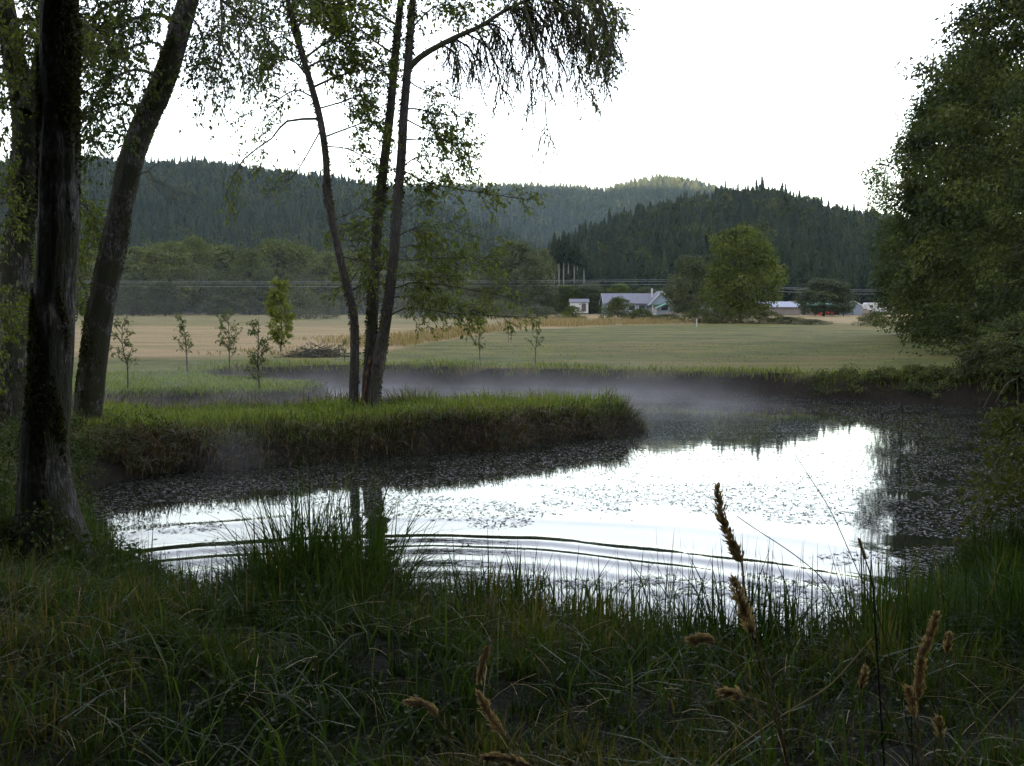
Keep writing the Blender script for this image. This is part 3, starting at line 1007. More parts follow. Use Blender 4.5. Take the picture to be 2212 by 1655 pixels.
for (x, yt, yb, w, Y, kd, mt_, lab) in [
        (288, 618, 682, 84, 190, "low", M_LEAF_FAR, "dome-shaped dark bush at the far left meadow edge"),
        (358, 610, 682, 62, 188, "oval", M_LEAF_FAR, "upright rounded bush next to the dome-shaped bush"),
        (470, 640, 684, 44, 186, "oval", M_LEAF_FAR, "small pale bush in the middle of the far left meadow edge"),
        (645, 628, 690, 92, 150, "low", M_LEAF_FAR, "dark bush behind the bright green young tree"),
        (700, 636, 690, 70, 155, "low", M_LEAF_FAR, "bush left of the three-stemmed tree's trunks"),
        (905, 630, 690, 100, 165, "low", M_LEAF_FAR, "wide bush seen right behind the three-stemmed tree"),
        (985, 640, 690, 110, 160, "low2", M_LEAF_FAR, "wide dark bush beneath the three-stemmed tree's low branches"),
        (1075, 652, 690, 120, 160, "low2", M_LEAF_FAR, "long low bush below the large dark rounded tree"),
        (1160, 662, 692, 100, 150, "low2", M_LEAF_FAR, "low scrub left of the white shed"),
        (1222, 616, 676, 60, 226, "oval", M_LEAF_YEL, "olive young tree behind the white shed"),
        (1275, 612, 676, 66, 228, "oval", M_LEAF_FAR, "bushy tree between shed and house"),
        (1338, 614, 676, 56, 228, "oval", M_LEAF_YEL, "yellowish tree rising behind the house roof's left end"),
        (1395, 622, 676, 60, 230, "oval", M_LEAF_FAR, "bushy tree behind the middle of the house"),
        (1455, 616, 676, 60, 232, "oval", M_LEAF_FAR, "bushy tree behind the house's right gable"),
        (1236, 662, 696, 46, 128, "low", M_LEAF_YEL, "small yellow-green shrub in front of the white shed"),
        (1335, 644, 700, 70, 124, "low", M_SHRUB, "loose shrub hiding the left half of the house"),
        (1385, 668, 700, 70, 122, "low2", M_SHRUB, "thin shrub in front of the house porch"),
        (1440, 680, 702, 90, 120, "low2", M_SHRUB, "low scrub in front of the wooden fence"),
        (1510, 668, 703, 80, 117, "low2", M_SHRUB, "dark scrub left of the big meadow tree's foot"),
        (1560, 664, 704, 80, 114, "low2", M_SHRUB, "dark scrub at the big meadow tree's left foot"),
        (1640, 672, 706, 110, 114, "low2", M_SHRUB, "dark scrub at the big meadow tree's right foot"),
        (1705, 685, 706, 80, 112, "low", M_SHRUB, "bramble mound in front of the grey barn"),
        (1752, 690, 709, 76, 108, "low", M_SHRUB, "last bramble mound before the golden gap"),
        (1885, 676, 712, 70, 100, "low2", M_SHRUB, "bramble mound at the foot of the far right tree")]:
    place_tree(kd, x, yt, yb, w, Y, mt_, "bush" if kd.startswith("low") else "broadleaf_tree", lab, "bush" if kd.startswith("low") else "tree")


# the big trees on the right
def big_tree(x, ytop, Y, R, label, seed, clumps, per, z0, prof, lean=(0, 0), lsize=0.17, csize=1.1, mat=None, name="willow_tree"):
    rg = np.random.default_rng(seed)
    b = at(x, 730, Y)
    g = ground_pt(b[0], Y)
    top = at(x, ytop, Y)[2] - g[2]
    root = thing(name, g, label, "tree")
    mc = MB()
    cen = crown_cloud(mc, rg, g, top, R, z0, clumps, per, csize, lsize, prof, lean, lump=0.5, inner=0.42, wid=0.45)
    mt = MB()
    tr = 0.32
    path = catmull([g - [0, 0, 0.4], g + [lean[0] * 0.2 + 0.1, 0.1, top * 0.3], g + [lean[0] * 0.5, lean[1] * 0.5, top * 0.6], g + [lean[0], lean[1], top * 0.93]], 12)
    tubes(mt, path[None], np.linspace(tr, 0.04, 12)[None], 10)
    sel = cen[rg.choice(len(cen), 70, replace=False)]
    hz = np.clip((sel[:, 2] - g[2]) * 0.65, top * 0.05, top * 0.85) + g[2]
    st = np.stack([np.interp(hz, path[:, 2], path[:, k]) for k in range(3)], 1)
    s = np.linspace(0, 1.04, 7)[None, :, None]
    Q = st[:, None, :] * (1 - s) + sel[:, None, :] * s
    Q[..., 2] += np.sin(s[..., 0] * math.pi) * 0.07 * top
    Q += np.cumsum(rg.normal(size=Q.shape) * 0.06, 1)
    br = MB()
    tubes(br, Q, np.linspace(0.10, 0.02, 7)[None] * np.ones((len(sel), 1)), 5, rg.uniform(0.2, 1, len(sel)))
    tw = spawn(Q, 6, 1.6, rg, 0.3, 1, 0.5, 0.35, K=4)
    tubes(br, tw, np.linspace(0.025, 0.008, 4)[None] * np.ones((len(tw), 1)), 3, rg.uniform(0.2, 1, len(tw)))
    mt.build("trunk", M_BARK_D, root, True)
    br.build("limbs", M_LICHEN, root, True)
    mc.build("crown", mat or M_LEAF_C, root)
    return root


rt = lambda t: (0.78 + 0.22 * np.sin(np.clip(t * 1.25, 0, 1) * math.pi)) * np.clip((1.03 - t) * 3.2, 0, 1) ** 0.6
big_tree(2005, 235, 72, 3.9, "far right tree with drooping foliage down to the lawn, beside the parked trailer", 201, 360, 110, 0.3, rt, lsize=0.22, csize=1.35)
big_tree(2100, 100, 60, 4.2, "tall right tree in the middle of the leafy mass", 202, 560, 125, 0.3, rt, lsize=0.25, csize=1.4)
big_tree(2245, -140, 47, 5.2, "tallest right tree reaching past the top edge of the picture", 203, 600, 135, 0.3, rt, lsize=0.23, csize=1.45)
big_tree(2420, -120, 38, 4.2, "nearest right tree at the picture's right edge above the pond", 204, 460, 150, 0.5, rt, lsize=0.17, csize=1.3)
big_tree(2235, 690, 29.5, 1.7, "dark leafy bush hanging over the right end of the far bank", 205, 200, 90, 0.0, bush, lsize=0.10, csize=0.7, name="waterside_bush")


# ------------------------------------------------------------------ trees beside the pond
def trunk_tube(mb, path, rad, sides, rg, ridge=0.07, tint=0.5):
    K = len(path)
    a = np.linspace(0, 2 * math.pi, sides, endpoint=False)
    s = np.linspace(0, 1, K) * np.linalg.norm(path[-1] - path[0])
    Sg, Ag = np.meshgrid(s, a, indexing='ij')
    rough = 1 + ridge * (2 * fbm(Ag * 6 / 6.283 * 3 + 3, Sg * 1.1, 3) - 1) + ridge * 1.2 * (2 * fbm(np.cos(Ag) * 1.3 + 8, np.sin(Ag) * 1.3 + Sg * 0.9, 3) - 1)
    # close the seam
    rough[:, 0] = (rough[:, 0] + rough[:, -1]) / 2
    tubes(mb, path[None], np.asarray(rad)[None], sides, tint, rough[None])


def moss_on(mb, path, rad, n, rg, size=0.05, patch=2.0, thr=0.5, bias=None):
    K = len(path)
    t = rg.uniform(0, K - 1.001, n * 3)
    i = t.astype(int)
    f = (t - i)[:, None]
    c = path[i] * (1 - f) + path[i + 1] * f
    r = (rad[i] * (1 - f[:, 0]) + rad[i + 1] * f[:, 0])
    a = rg.uniform(0, 6.283, n * 3)
    m = fbm(np.cos(a) * 0.8 + c[:, 2] * patch * 0.5, np.sin(a) * 0.8 + c[:, 2] * patch + 11, 3)
    if bias is not None:
        m = m + bias * np.cos(a - math.pi)
    k = np.where(m > thr)[0][:n]
    c, r, a = c[k], r[k], a[k]
    out = np.stack([np.cos(a), np.sin(a), 0 * a], 1)
    pos = c + out * (r * 0.97)[:, None]
    d = out * 0.7 + rg.normal(size=pos.shape) * 0.5 - np.array([0, 0, 0.3])
    leaf_faces(mb, pos, d, size * rg.uniform(0.5, 1.4, len(pos)), rg, 0.3, 0.6)


def path_at(pts, Y0, Y1, n, base=None):
    """(dx,dy) list -> world path whose depth runs from Y0 (first) to Y1 (last)"""
    pts = np.array(pts, float)
    ys = np.linspace(Y0, Y1, len(pts))
    w = np.array([at(a, b, y) for (a, b), y in zip(pts, ys)])
    if base is not None:
        w = np.concatenate([[base], w])
    return catmull(w, n)


def branch_tree(root, specs, rg, leaf_m, bark_m, leaf=0.08, twigs=(10, 0.7), sub=(4, 0.4), lv=7, droop=0.25):
    """specs: (path K,3, r0, twig_factor, leaf_factor, droop); makes branches and crown parts"""
    mb = MB()
    ml = MB()
    for (pth, r0, tf, lf, dr) in specs:
        K = len(pth)
        tubes(mb, pth[None], np.linspace(r0, max(0.008, r0 * 0.25), K)[None], 6, rg.uniform(0.2, 0.6))
        ln = np.linalg.norm(np.diff(pth, axis=0), axis=1).sum()
        n1 = max(3, int(twigs[0] * ln * tf))
        t1 = spawn(pth[None], n1, twigs[1], rg, 0.22, 1, 0.5, dr, 0.05, 5, 0.35)
        tubes(mb, t1, np.linspace(max(0.007, r0 * 0.28), 0.004, 5)[None] * np.ones((len(t1), 1)), 3, rg.uniform(0, 0.8, len(t1)))
        t2 = spawn(t1, sub[0], sub[1], rg, 0.2, 1, 0.5, dr, 0.0, 4, 0.3)
        tubes(mb, t2, np.linspace(0.005, 0.003, 4)[None] * np.ones((len(t2), 1)), 3, rg.uniform(0, 0.8, len(t2)))
        nl = max(1, int(round(lv * lf)))
        if lf > 0:
            leaves_on(ml, t2, nl, leaf, rg, 0.15, 0.55, 0.6, 1.0, 0.3)
            leaves_on(ml, t1, nl, leaf, rg, 0.4, 0.55, 0.6, 1.0, 0.3)
    mb.build("branches", bark_m, root)
    if ml.n:
        ml.build("crown", leaf_m, root)


def ground_of(dx, Y):
    x = (dx - CX) / FD * Y
    return ground_pt(x, Y)


# -- left group
rgA = np.random.default_rng(500)
# front trunk
b2 = ground_of(104, 7.45)
pA2 = path_at([(96, 1000), (105, 860), (113, 675), (122, 549), (126, 333), (126, 200), (130, 0), (136, -250), (150, -600), (165, -950)], 7.45, 7.45, 46, b2 - [0, 0, 0.3])
hA2 = np.linspace(0, 1, 46)
rA2 = np.interp(pA2[:, 2], [0.2, 0.8, 1.1, 1.5, 2.2, 3.2, 4.5, 7.5], [0.42, 0.31, 0.205, 0.158, 0.140, 0.136, 0.13, 0.10])
t2 = thing("mossy_tree", b2, "nearest mossy tree trunk at the left edge, flaring at its foot", "tree")
mb = MB()
trunk_tube(mb, pA2, rA2, 56, rgA, 0.11)
mb.build("trunk", M_BARK_A, t2, True)
mo = MB()
moss_on(mo, pA2[:34], rA2[:34], 16000, rgA, 0.024, 1.5, 0.51)
mo.build("moss", M_MOSS, t2)
# leaning trunk
b3 = ground_of(186, 18.6)
pA3 = path_at([(190, 890), (198, 807), (216, 675), (242, 549), (288, 333), (343, 200), (372, 120), (407, 0), (470, -200), (560, -480), (640, -800)], 18.6, 17.0, 50, b3 - [0, 0, 0.3])
rA3 = np.interp(np.linspace(0, 1, 50), [0, 0.08, 0.3, 0.6, 1], [0.32, 0.235, 0.222, 0.185, 0.11])
t3 = thing("mossy_tree", b3, "mossy tree leaning to the right with pale ridged bark", "tree")
mb = MB()
trunk_tube(mb, pA3, rA3, 48, rgA, 0.09)
mb.build("trunk", M_BARK_A, t3, True)
mo = MB()
moss_on(mo, pA3[:36], rA3[:36], 12000, rgA, 0.036, 1.6, 0.53, 0.10)
mo.build("moss", M_MOSS, t3)
# back trunk at the very edge
b1 = ground_of(18, 16.7)
pA1 = path_at([(22, 900), (28, 700), (36, 549), (52, 400), (52, 233), (28, 110), (8, 0), (-30, -200), (-60, -500), (-60, -800)], 16.7, 16.2, 44, b1 - [0, 0, 0.3])
rA1 = np.interp(np.linspace(0, 1, 44), [0, 0.1, 0.4, 0.6, 1], [0.30, 0.23, 0.20, 0.16, 0.09])
t1 = thing("mossy_tree", b1, "dark mossy tree behind the nearest trunk at the left edge", "tree")
mb = MB()
trunk_tube(mb, pA1, rA1, 32, rgA, 0.07)
fork = path_at([(52, 240), (70, 190), (86, 120), (92, 20), (96, -150)], 15.8, 16.4, 12)
tubes(mb, fork[None], np.linspace(0.12, 0.06, 12)[None], 10)
mb.build("trunk", M_BARK_A, t1, True)
mo = MB()
moss_on(mo, pA1[:32], rA1[:32], 8000, rgA, 0.038, 1.6, 0.5)
mo.build("moss", M_MOSS, t1)


def near_on(path, z):
    return path[np.argmin(np.abs(path[:, 2] - z))]


def mk_branch(path, zd, pts, Y1, n=9):
    """start on the trunk where it is seen at height zd (photo y), through pts, ending at depth Y1"""
    # find the trunk point whose photo y is nearest
    q = path
    v = np.array([(p_ - [0, 0, CZ]) for p_ in q])
    c, s = math.cos(PITCH), math.sin(PITCH)
    dep = v[:, 1] * c - v[:, 2] * s
    yy_ = CY - FD * (v[:, 1] * s + v[:, 2] * c) / dep
    k = np.argmin(np.abs(yy_ - zd))
    st = q[k]
    ys = np.linspace(st[1], Y1, len(pts) + 1)[1:]
    return catmull(np.concatenate([[st], [at(a, b, y) for (a, b), y in zip(pts, ys)]]), n)


sp3 = []
for (zd, pts, Y1, r, tf, lf, dr) in [
        (60, [(330, 30), (250, 60), (190, 110)], 15.0, 0.04, 1.3, 1.2, 0.25),
        (180, [(300, 150), (240, 170), (180, 200)], 15.2, 0.035, 1.4, 1.3, 0.3),
        (250, [(270, 225), (230, 235), (175, 265)], 15.6, 0.03, 1.3, 1.2, 0.3),
        (120, [(330, 90), (270, 110), (215, 160)], 18.6, 0.03, 1.3, 1.2, 0.3),
        (300, [(240, 285), (205, 290), (175, 310)], 16.4, 0.02, 1.0, 1.0, 0.3),
        (-60, [(380, -30), (300, -10), (220, 20), (180, 60)], 14.5, 0.05, 1.4, 1.3, 0.25),
        (-60, [(490, 10), (560, 50), (600, 70)], 17.5, 0.035, 1.1, 0.8, 0.45),
        (-150, [(470, -60), (480, 40), (468, 140), (458, 228)], 15.0, 0.022, 0.9, 0.35, 0.5),
        (-120, [(480, -40), (510, 60), (520, 150)], 15.4, 0.02, 0.9, 0.5, 0.5),
        (20, [(430, 60), (440, 110), (430, 150)], 15.6, 0.02, 1.1, 0.9, 0.4),
        (-200, [(520, -150), (590, -60), (640, 10)], 15.6, 0.04, 1.2, 0.9, 0.4),
        (-300, [(400, -260), (300, -200), (200, -120)], 13.5, 0.06, 1.5, 1.3, 0.2),
        (-400, [(600, -350), (760, -260), (880, -160)], 14.0, 0.06, 1.4, 1.2, 0.2),
        (410, [(320, 370), (332, 398), (345, 415)], 17.0, 0.012, 0.2, 0.0, 0.3)]:
    sp3.append((mk_branch(pA3, zd, pts, Y1), r, tf, lf, dr))
branch_tree(t3, sp3, rgA, M_LEAF_A, M_LICHEN, 0.066, lv=6)
sp1 = []
for (zd, pts, Y1, r, tf, lf, dr) in [
        (60, [(60, 40), (110, 60), (160, 110)], 13.6, 0.04, 1.2, 1.2, 0.25),
        (140, [(-10, 150), (-60, 180), (-110, 220)], 15.0, 0.035, 1.2, 1.2, 0.25),
        (200, [(10, 220), (-20, 260), (-40, 320)], 15.0, 0.03, 1.3, 1.2, 0.3),
        (0, [(-20, 40), (10, 90), (5, 160)], 14.6, 0.03, 1.3, 1.2, 0.3),
        (-50, [(40, -20), (100, 10), (170, 40), (230, 90)], 14.0, 0.045, 1.3, 1.2, 0.25),
        (330, [(30, 380), (10, 420), (-10, 470)], 14.8, 0.02, 1.2, 1.0, 0.3),
        (420, [(90, 440), (150, 420), (205, 470), (210, 530)], 19.5, 0.02, 1.2, 1.2, 0.35),
        (480, [(90, 500), (150, 560), (190, 640)], 19.8, 0.02, 1.3, 1.2, 0.35),
        (560, [(60, 580), (66, 640), (70, 690)], 18.5, 0.02, 1.3, 1.2, 0.35),
        (620, [(10, 640), (0, 680), (8, 720)], 13.0, 0.015, 1.1, 1.0, 0.3),
        (-200, [(60, -200), (180, -160), (300, -60)], 13.0, 0.05, 1.4, 1.3, 0.2)]:
    sp1.append((mk_branch(pA1, zd, pts, Y1), r, tf, lf, dr))
branch_tree(t1, sp1, rgA, M_LEAF_B, M_LICHEN, 0.068, lv=6)
# the crowns above the photographer's head
sp2 = []
for k in range(16):
    a = -2.6 + k * 0.40
    z = 5.6 + 0.12 * k
    st = near_on(pA2, z)
    L = rgA.uniform(3.2, 5.0)
    e = st + np.array([math.cos(a) * L, math.sin(a) * L, 1.4 + rgA.uniform(-0.4, 1.0)])
    e[1] = min(e[1], 7.0)
    e[2] = max(e[2], 2.6 + 0.48 * max(e[1], 0) + 0.6)
    sp2.append((catmull([st, (st + e) / 2 + [0, 0, 0.4], e], 9), 0.05, 1.1, 1.2, 0.15))
branch_tree(t2, sp2, rgA, M_LEAF_A, M_LICHEN, 0.085, twigs=(7, 0.7), sub=(4, 0.4), lv=8)

# -- three-stemmed tree on the grassy spit
rgB = np.random.default_rng(700)
YB = 21.3
bB = ground_of(785, YB)
tB = thing("three_stemmed_tree", bB, "slender tree of three stems rising from the grassy spit, with mossy drooping branches", "tree")
pB1 = path_at([(764, 840), (766, 760), (763, 675), (742, 590), (722, 500), (708, 420), (704, 340), (690, 250), (662, 150), (640, 70), (622, 0), (590, -200), (560, -500)], YB, YB - 0.8, 60, ground_of(762, YB) - [0, 0, 0.2])
pB2 = path_at([(795, 830), (803, 720), (808, 620), (815, 500), (828, 370), (842, 250), (853, 130), (866, 0), (890, -250), (900, -550)], YB + 0.15, YB + 0.6, 56, ground_of(795, YB) - [0, 0, 0.2])
pB3 = path_at([(808, 850), (822, 760), (838, 660), (850, 560), (858, 450), (868, 330), (872, 250), (880, 150), (888, 50), (893, -20), (915, -250), (960, -560)], YB - 0.1, YB - 0.5, 58, ground_of(806, YB) - [0, 0, 0.2])
rB1 = np.interp(np.linspace(0, 1, 60), [0, 0.06, 0.3, 0.7, 1], [0.14, 0.095, 0.08, 0.06, 0.03])
rB2 = np.interp(np.linspace(0, 1, 56), [0, 0.06, 0.3, 0.7, 1], [0.18, 0.125, 0.107, 0.08, 0.04])
rB3 = np.interp(np.linspace(0, 1, 58), [0, 0.06, 0.3, 0.7, 1], [0.19, 0.128, 0.105, 0.078, 0.04])
for p_, r_ in ((pB1, rB1), (pB2, rB2), (pB3, rB3)):
    mb = MB()
    trunk_tube(mb, p_, r_, 24, rgB, 0.06)
    mb.build("trunk", M_BARK_B, tB, True)
mo = MB()
moss_on(mo, pB1, rB1, 1500, rgB, 0.05, 1.2, 0.58)
moss_on(mo, pB2, rB2, 2500, rgB, 0.05, 1.2, 0.5)
moss_on(mo, pB3, rB3, 1800, rgB, 0.05, 1.2, 0.55)
mo.build("moss", M_MOSS, tB)
# the reddish wound at the foot
M_WOUND = plain_mat("torn_bark", (0.11, 0.055, 0.035), 0.9, 0.1, var=0.5, scale=14)
mb = MB()
for (x, y, h_) in ((789, 835, 0.30), (784, 858, 0.22), (793, 806, 0.28), (781, 872, 0.10), (798, 780, 0.2)):
    c = at(x, y, YB - 0.16)
    s_ = catmull([c - [0.02, 0, h_ / 2], c + [rgB.normal() * 0.02, -0.02, 0], c + [0.02, 0.02, h_ / 2]], 6)
    tubes(mb, s_[None], np.array([[0.006, 0.022, 0.03, 0.026, 0.02, 0.005]]), 6, rough=rgB.uniform(0.7, 1.3, (1, 6, 6)))
mb.build("torn_bark", M_WOUND, tB, True)
spB = []
rows = [
    # left stem: to the left
    (pB1, 249, [(620, 262), (587, 299), (525, 345), (486, 425)], 20.4, 0.028, 0.8, 0.45, 0.3),
    (pB1, 286, [(657, 345), (640, 372), (620, 394)], 20.6, 0.016, 0.6, 0.25, 0.3),
    (pB1, 215, [(640, 195), (600, 215), (556, 240)], 21.6, 0.02, 1.1, 0.9, 0.3),
    (pB1, 160, [(630, 130), (590, 140), (552, 170)], 21.0, 0.02, 1.2, 1.0, 0.3),
    (pB1, 110, [(610, 80), (580, 95), (560, 120)], 22.0, 0.02, 1.2, 1.0, 0.3),
    (pB1, 40, [(590, 20), (560, 40), (530, 60)], 20.6, 0.02, 1.1, 0.9, 0.35),
    (pB1, 60, [(680, 30), (730, 40), (780, 30)], 22.5, 0.025, 1.3, 1.3, 0.25),
    (pB1, 120, [(710, 90), (760, 95), (810, 90)], 20.5, 0.025, 1.4, 1.4, 0.25),
    (pB1, 190, [(730, 165), (790, 150), (840, 155)], 20.4, 0.025, 1.4, 1.3, 0.25),
    (pB1, 150, [(700, 130), (740, 140), (790, 125)], 22.6, 0.025, 1.4, 1.4, 0.25),
    (pB1, 240, [(740, 220), (780, 205), (820, 200)], 22.0, 0.02, 1.3, 1.2, 0.25),
    (pB1, 300, [(749, 278), (799, 262), (830, 268)], 20.6, 0.02, 1.3, 1.1, 0.25),
    (pB1, 320, [(745, 320), (780, 335), (815, 350)], 21.8, 0.018, 1.2, 1.0, 0.3),
    (pB1, 482, [(765, 455), (795, 432), (815, 420)], 21.6, 0.015, 0.9, 0.9, 0.2),
    (pB1, 510, [(760, 520), (790, 510), (815, 515)], 21.8, 0.012, 1.2, 1.0, 0.3),
    (pB1, 635, [(790, 610), (820, 585), (840, 572)], 21.6, 0.016, 0.9, 0.9, 0.2),
    (pB1, 560, [(760, 560), (790, 565), (800, 580)], 20.9, 0.012, 1.1, 1.0, 0.3),
    (pB1, -60, [(560, -40), (520, 0), (500, 30)], 19.8, 0.03, 1.2, 1.0, 0.3),
    (pB1, -20, [(660, -10), (720, 10), (800, -10)], 19.8, 0.03, 1.4, 1.4, 0.2),
    # middle stem
    (pB2, 120, [(810, 90), (770, 60), (730, 60)], 22.6, 0.025, 1.3, 1.3, 0.25),
    (pB2, 60, [(800, 20), (760, 10), (710, 20)], 21.5, 0.03, 1.4, 1.4, 0.2),
    (pB2, 420, [(845, 400), (860, 380), (850, 360)], 21.6, 0.012, 1.2, 1.0, 0.3),
    (pB2, 470, [(800, 470), (770, 490), (745, 500)], 22.2, 0.012, 1.2, 1.0, 0.3),
    (pB2, 560, [(790, 560), (770, 590), (750, 620)], 22.2, 0.012, 1.2, 1.0, 0.3),
    (pB2, 260, [(810, 240), (790, 215), (770, 225)], 22.4, 0.015, 1.2, 1.2, 0.3),
    (pB2, -60, [(780, -60), (700, -30), (650, 30)], 23.0, 0.04, 1.4, 1.4, 0.2),
    # right stem: small leafy branches on the right
    (pB3, 170, [(905, 190), (935, 200), (960, 215)], 21.8, 0.016, 1.2, 1.0, 0.3),
    (pB3, 235, [(905, 236), (945, 246), (1025, 256)], 21.4, 0.022, 1.3, 1.1, 0.3),
    (pB3, 262, [(910, 275), (950, 290), (990, 300)], 22.2, 0.018, 1.3, 1.1, 0.3),
    (pB3, 307, [(920, 300), (965, 305), (1006, 312)], 20.7, 0.018, 1.3, 1.1, 0.3),
    (pB3, 361, [(890, 345), (919, 336), (970, 345), (1012, 362)], 21.2, 0.018, 1.1, 0.9, 0.3),
    (pB3, 374, [(927, 395), (1035, 416), (1147, 432)], 20.8, 0.016, 0.7, 0.8, 0.25),
    (pB3, 395, [(900, 400), (960, 392), (1000, 400)], 22.0, 0.014, 1.0, 0.9, 0.25),
    (pB3, 465, [(880, 455), (905, 440), (930, 432)], 21.4, 0.010, 0.9, 0.8, 0.2),
    (pB3, 507, [(890, 495), (950, 490), (1056, 519)], 20.8, 0.016, 1.0, 1.0, 0.25),
    (pB3, 540, [(900, 530), (960, 540), (1010, 555)], 21.8, 0.014, 1.1, 1.0, 0.25),
    (pB3, 569, [(890, 562), (950, 558), (1064, 556)], 20.6, 0.016, 1.0, 1.0, 0.25),
    (pB3, 631, [(870, 618), (898, 610), (1002, 623), (1106, 643)], 20.6, 0.018, 1.0, 1.0, 0.25),
    (pB3, 640, [(890, 640), (950, 655), (1030, 665)], 21.8, 0.014, 1.2, 1.1, 0.25),
    (pB3, 677, [(870, 668), (902, 665), (973, 677), (1130, 685)], 20.4, 0.018, 0.8, 0.9, 0.35),
    (pB3, 600, [(880, 590), (930, 600), (980, 590)], 21.4, 0.014, 1.1, 1.0, 0.25),
    (pB3, 60, [(930, 20), (960, 10), (1000, 20)], 22.2, 0.02, 1.2, 0.8, 0.3),
]
for (pp, zd, pts, Y1, r, tf, lf, dr) in rows:
    spB.append((mk_branch(pp, zd, pts, Y1), r, tf, lf, dr))
branch_tree(tB, spB, rgB, M_LEAF_B, M_LICHEN, 0.074, twigs=(10, 0.6), sub=(4, 0.36), lv=6)
# the heavy limb on the right with its hanging, lichen-covered twigs
mb = MB()
ml = MB()
limb = mk_branch(pB3, 149, [(915, 118), (981, 82), (1039, 56), (1100, 18), (1180, -10), (1270, 10)], 20.4, 16)
tubes(mb, limb[None], np.linspace(0.07, 0.02, 16)[None], 8, 0.3)
limb2 = mk_branch(pB3, -40, [(960, -90), (1060, -100), (1180, -70), (1280, -20), (1320, 40)], 21.6, 14)
tubes(mb, limb2[None], np.linspace(0.06, 0.015, 14)[None], 8, 0.3)
ends = [(1340, 70), (1330, 120), (1310, 190), (1280, 230), (1290, 150), (1240, 160), (1185, 320), (1150, 240), (1120, 200), (1095, 260), (1060, 160), (1035, 180), (1000, 190), (985, 130),
        (1200, 130), (1160, 130), (1230, 60), (1270, 100), (1130, 90), (1080, 80), (1210, 190), (1300, 20), (1250, 0), (1190, 30), (1140, 40), (1320, 160), (1255, 200), (1180, 170),
        (1150, 70), (1240, 110), (1290, 60), (1210, 20), (1110, 130), (1310, 100)]
subs = []
for k, (ex, ey) in enumerate(ends):
    src = limb if (k % 3 or ey > 120) else limb2
    Ye = 21 + rgB.uniform(-1.3, 1.3)
    e = at(ex, ey, Ye)
    j = np.argmin(np.abs(src[:, 0] - (e[0] - 0.55))) if ex > 1000 else 4
    j = min(max(j, 3), len(src) - 1)
    st = src[j]
    mid = (st + e) / 2 + np.array([0.1, 0, 0.18])
    subs.append(catmull([st, mid, e], 9))
subs = np.array(subs)
tubes(mb, subs, np.linspace(0.024, 0.008, 9)[None] * np.ones((len(subs), 1)), 5, rgB.uniform(0.1, 0.7, len(subs)))
h1 = spawn(subs, 15, 0.42, rgB, 0.12, 1, 0.45, 0.75, -0.15, 6, 0.2, 0.2)
tubes(mb, h1, np.linspace(0.012, 0.006, 6)[None] * np.ones((len(h1), 1)), 3, rgB.uniform(0.1, 0.8, len(h1)))
h2 = spawn(h1, 4, 0.2, rgB, 0.15, 1, 0.45, 0.9, -0.2, 4, 0.2, 0.25)
tubes(mb, h2, np.linspace(0.010, 0.004, 4)[None] * np.ones((len(h2), 1)), 3, rgB.uniform(0.1, 0.8, len(h2)))
leaves_on(ml, h2, 1, 0.055, rgB, 0.2, 0.4, 0.5, 1.0, 0.5)
sel_ = subs[np.array([0, 1, 2, 3, 21, 22, 17, 25])]
fin = spawn(sel_, 22, 0.4, rgB, 0.5, 1, 0.4, 0.2, 0.1, 5, 0.2)
tubes(mb, fin, np.linspace(0.006, 0.003, 5)[None] * np.ones((len(fin), 1)), 3, 0.4)
leaves_on(ml, fin, 11, 0.07, rgB, 0.1, 0.5, 0.55, 1.0, 0.3)
up_ = np.array([limb[2:], limb2[:14]])
fin = spawn(up_, 60, 0.7, rgB, 0.3, 1, 0.4, 0.15, 0.2, 5, 0.1)
tubes(mb, fin, np.linspace(0.008, 0.003, 5)[None] * np.ones((len(fin), 1)), 3, 0.4)
leaves_on(ml, fin, 12, 0.075, rgB, 0.2, 0.5, 0.55, 1.0, 0.3)
mb.build("hanging_limb", M_LICHEN, tB)
ml.build("limb_leaves", M_LEAF_B, tB)
# crown above the picture
mc = MB()
for p_ in (pB1, pB2, pB3):
    crown_cloud(mc, rgB, p_[-8] - [0, 0, 3.2], 6.5, 2.6, 1.4, 90, 60, 1.1, 0.10, egg)
mc.build("crown", M_LEAF_B, tB)

# unseen trees added around the photographer to shade the near bank
for k, (x, y, hh, R_) in enumerate([(-4.0, -2.2, 12, 5.0), (1.5, -5.0, 13, 5.6), (4.6, -1.2, 12, 5.2), (7.6, 4.6, 10, 3.4), (-8.0, 3.0, 12, 3.8), (-7.0, -7.0, 12, 4.6), (0.0, -11.0, 13, 5.0), (8.0, -7.0, 12, 4.8), (12.0, 0.5, 12, 4.6), (-12.5, -1.0, 12, 4.6)]):
    g = ground_pt(x, y)
    root = thing("added_shade_tree", g, "unseen shade tree added " + ("behind and left of the viewer", "straight behind the viewer", "behind and right of the viewer", "just right of the picture on the near bank", "just left of the picture on the near bank", "far behind and left of the viewer", "farthest straight behind the viewer", "far behind and right of the viewer", "well off to the viewer's right", "well off to the viewer's left")[k], "tree")
    rg = np.random.default_rng(800 + k)
    mc = MB()
    crown_cloud(mc, rg, g, hh, R_, 4.6 if k < 5 else 0.3, 210, 36, 2.3, 0.48, egg, inner=0.5)
    mt = MB()
    tubes(mt, catmull([g - [0, 0, 0.3], g + [0.1, 0, hh * 0.4], g + [0, 0.2, hh * 0.9]], 10)[None], np.linspace(0.25, 0.04, 10)[None], 10)
    mt.build("trunk", M_BARK_A, root, True)
    mc.build("crown", M_LEAF_A, root)


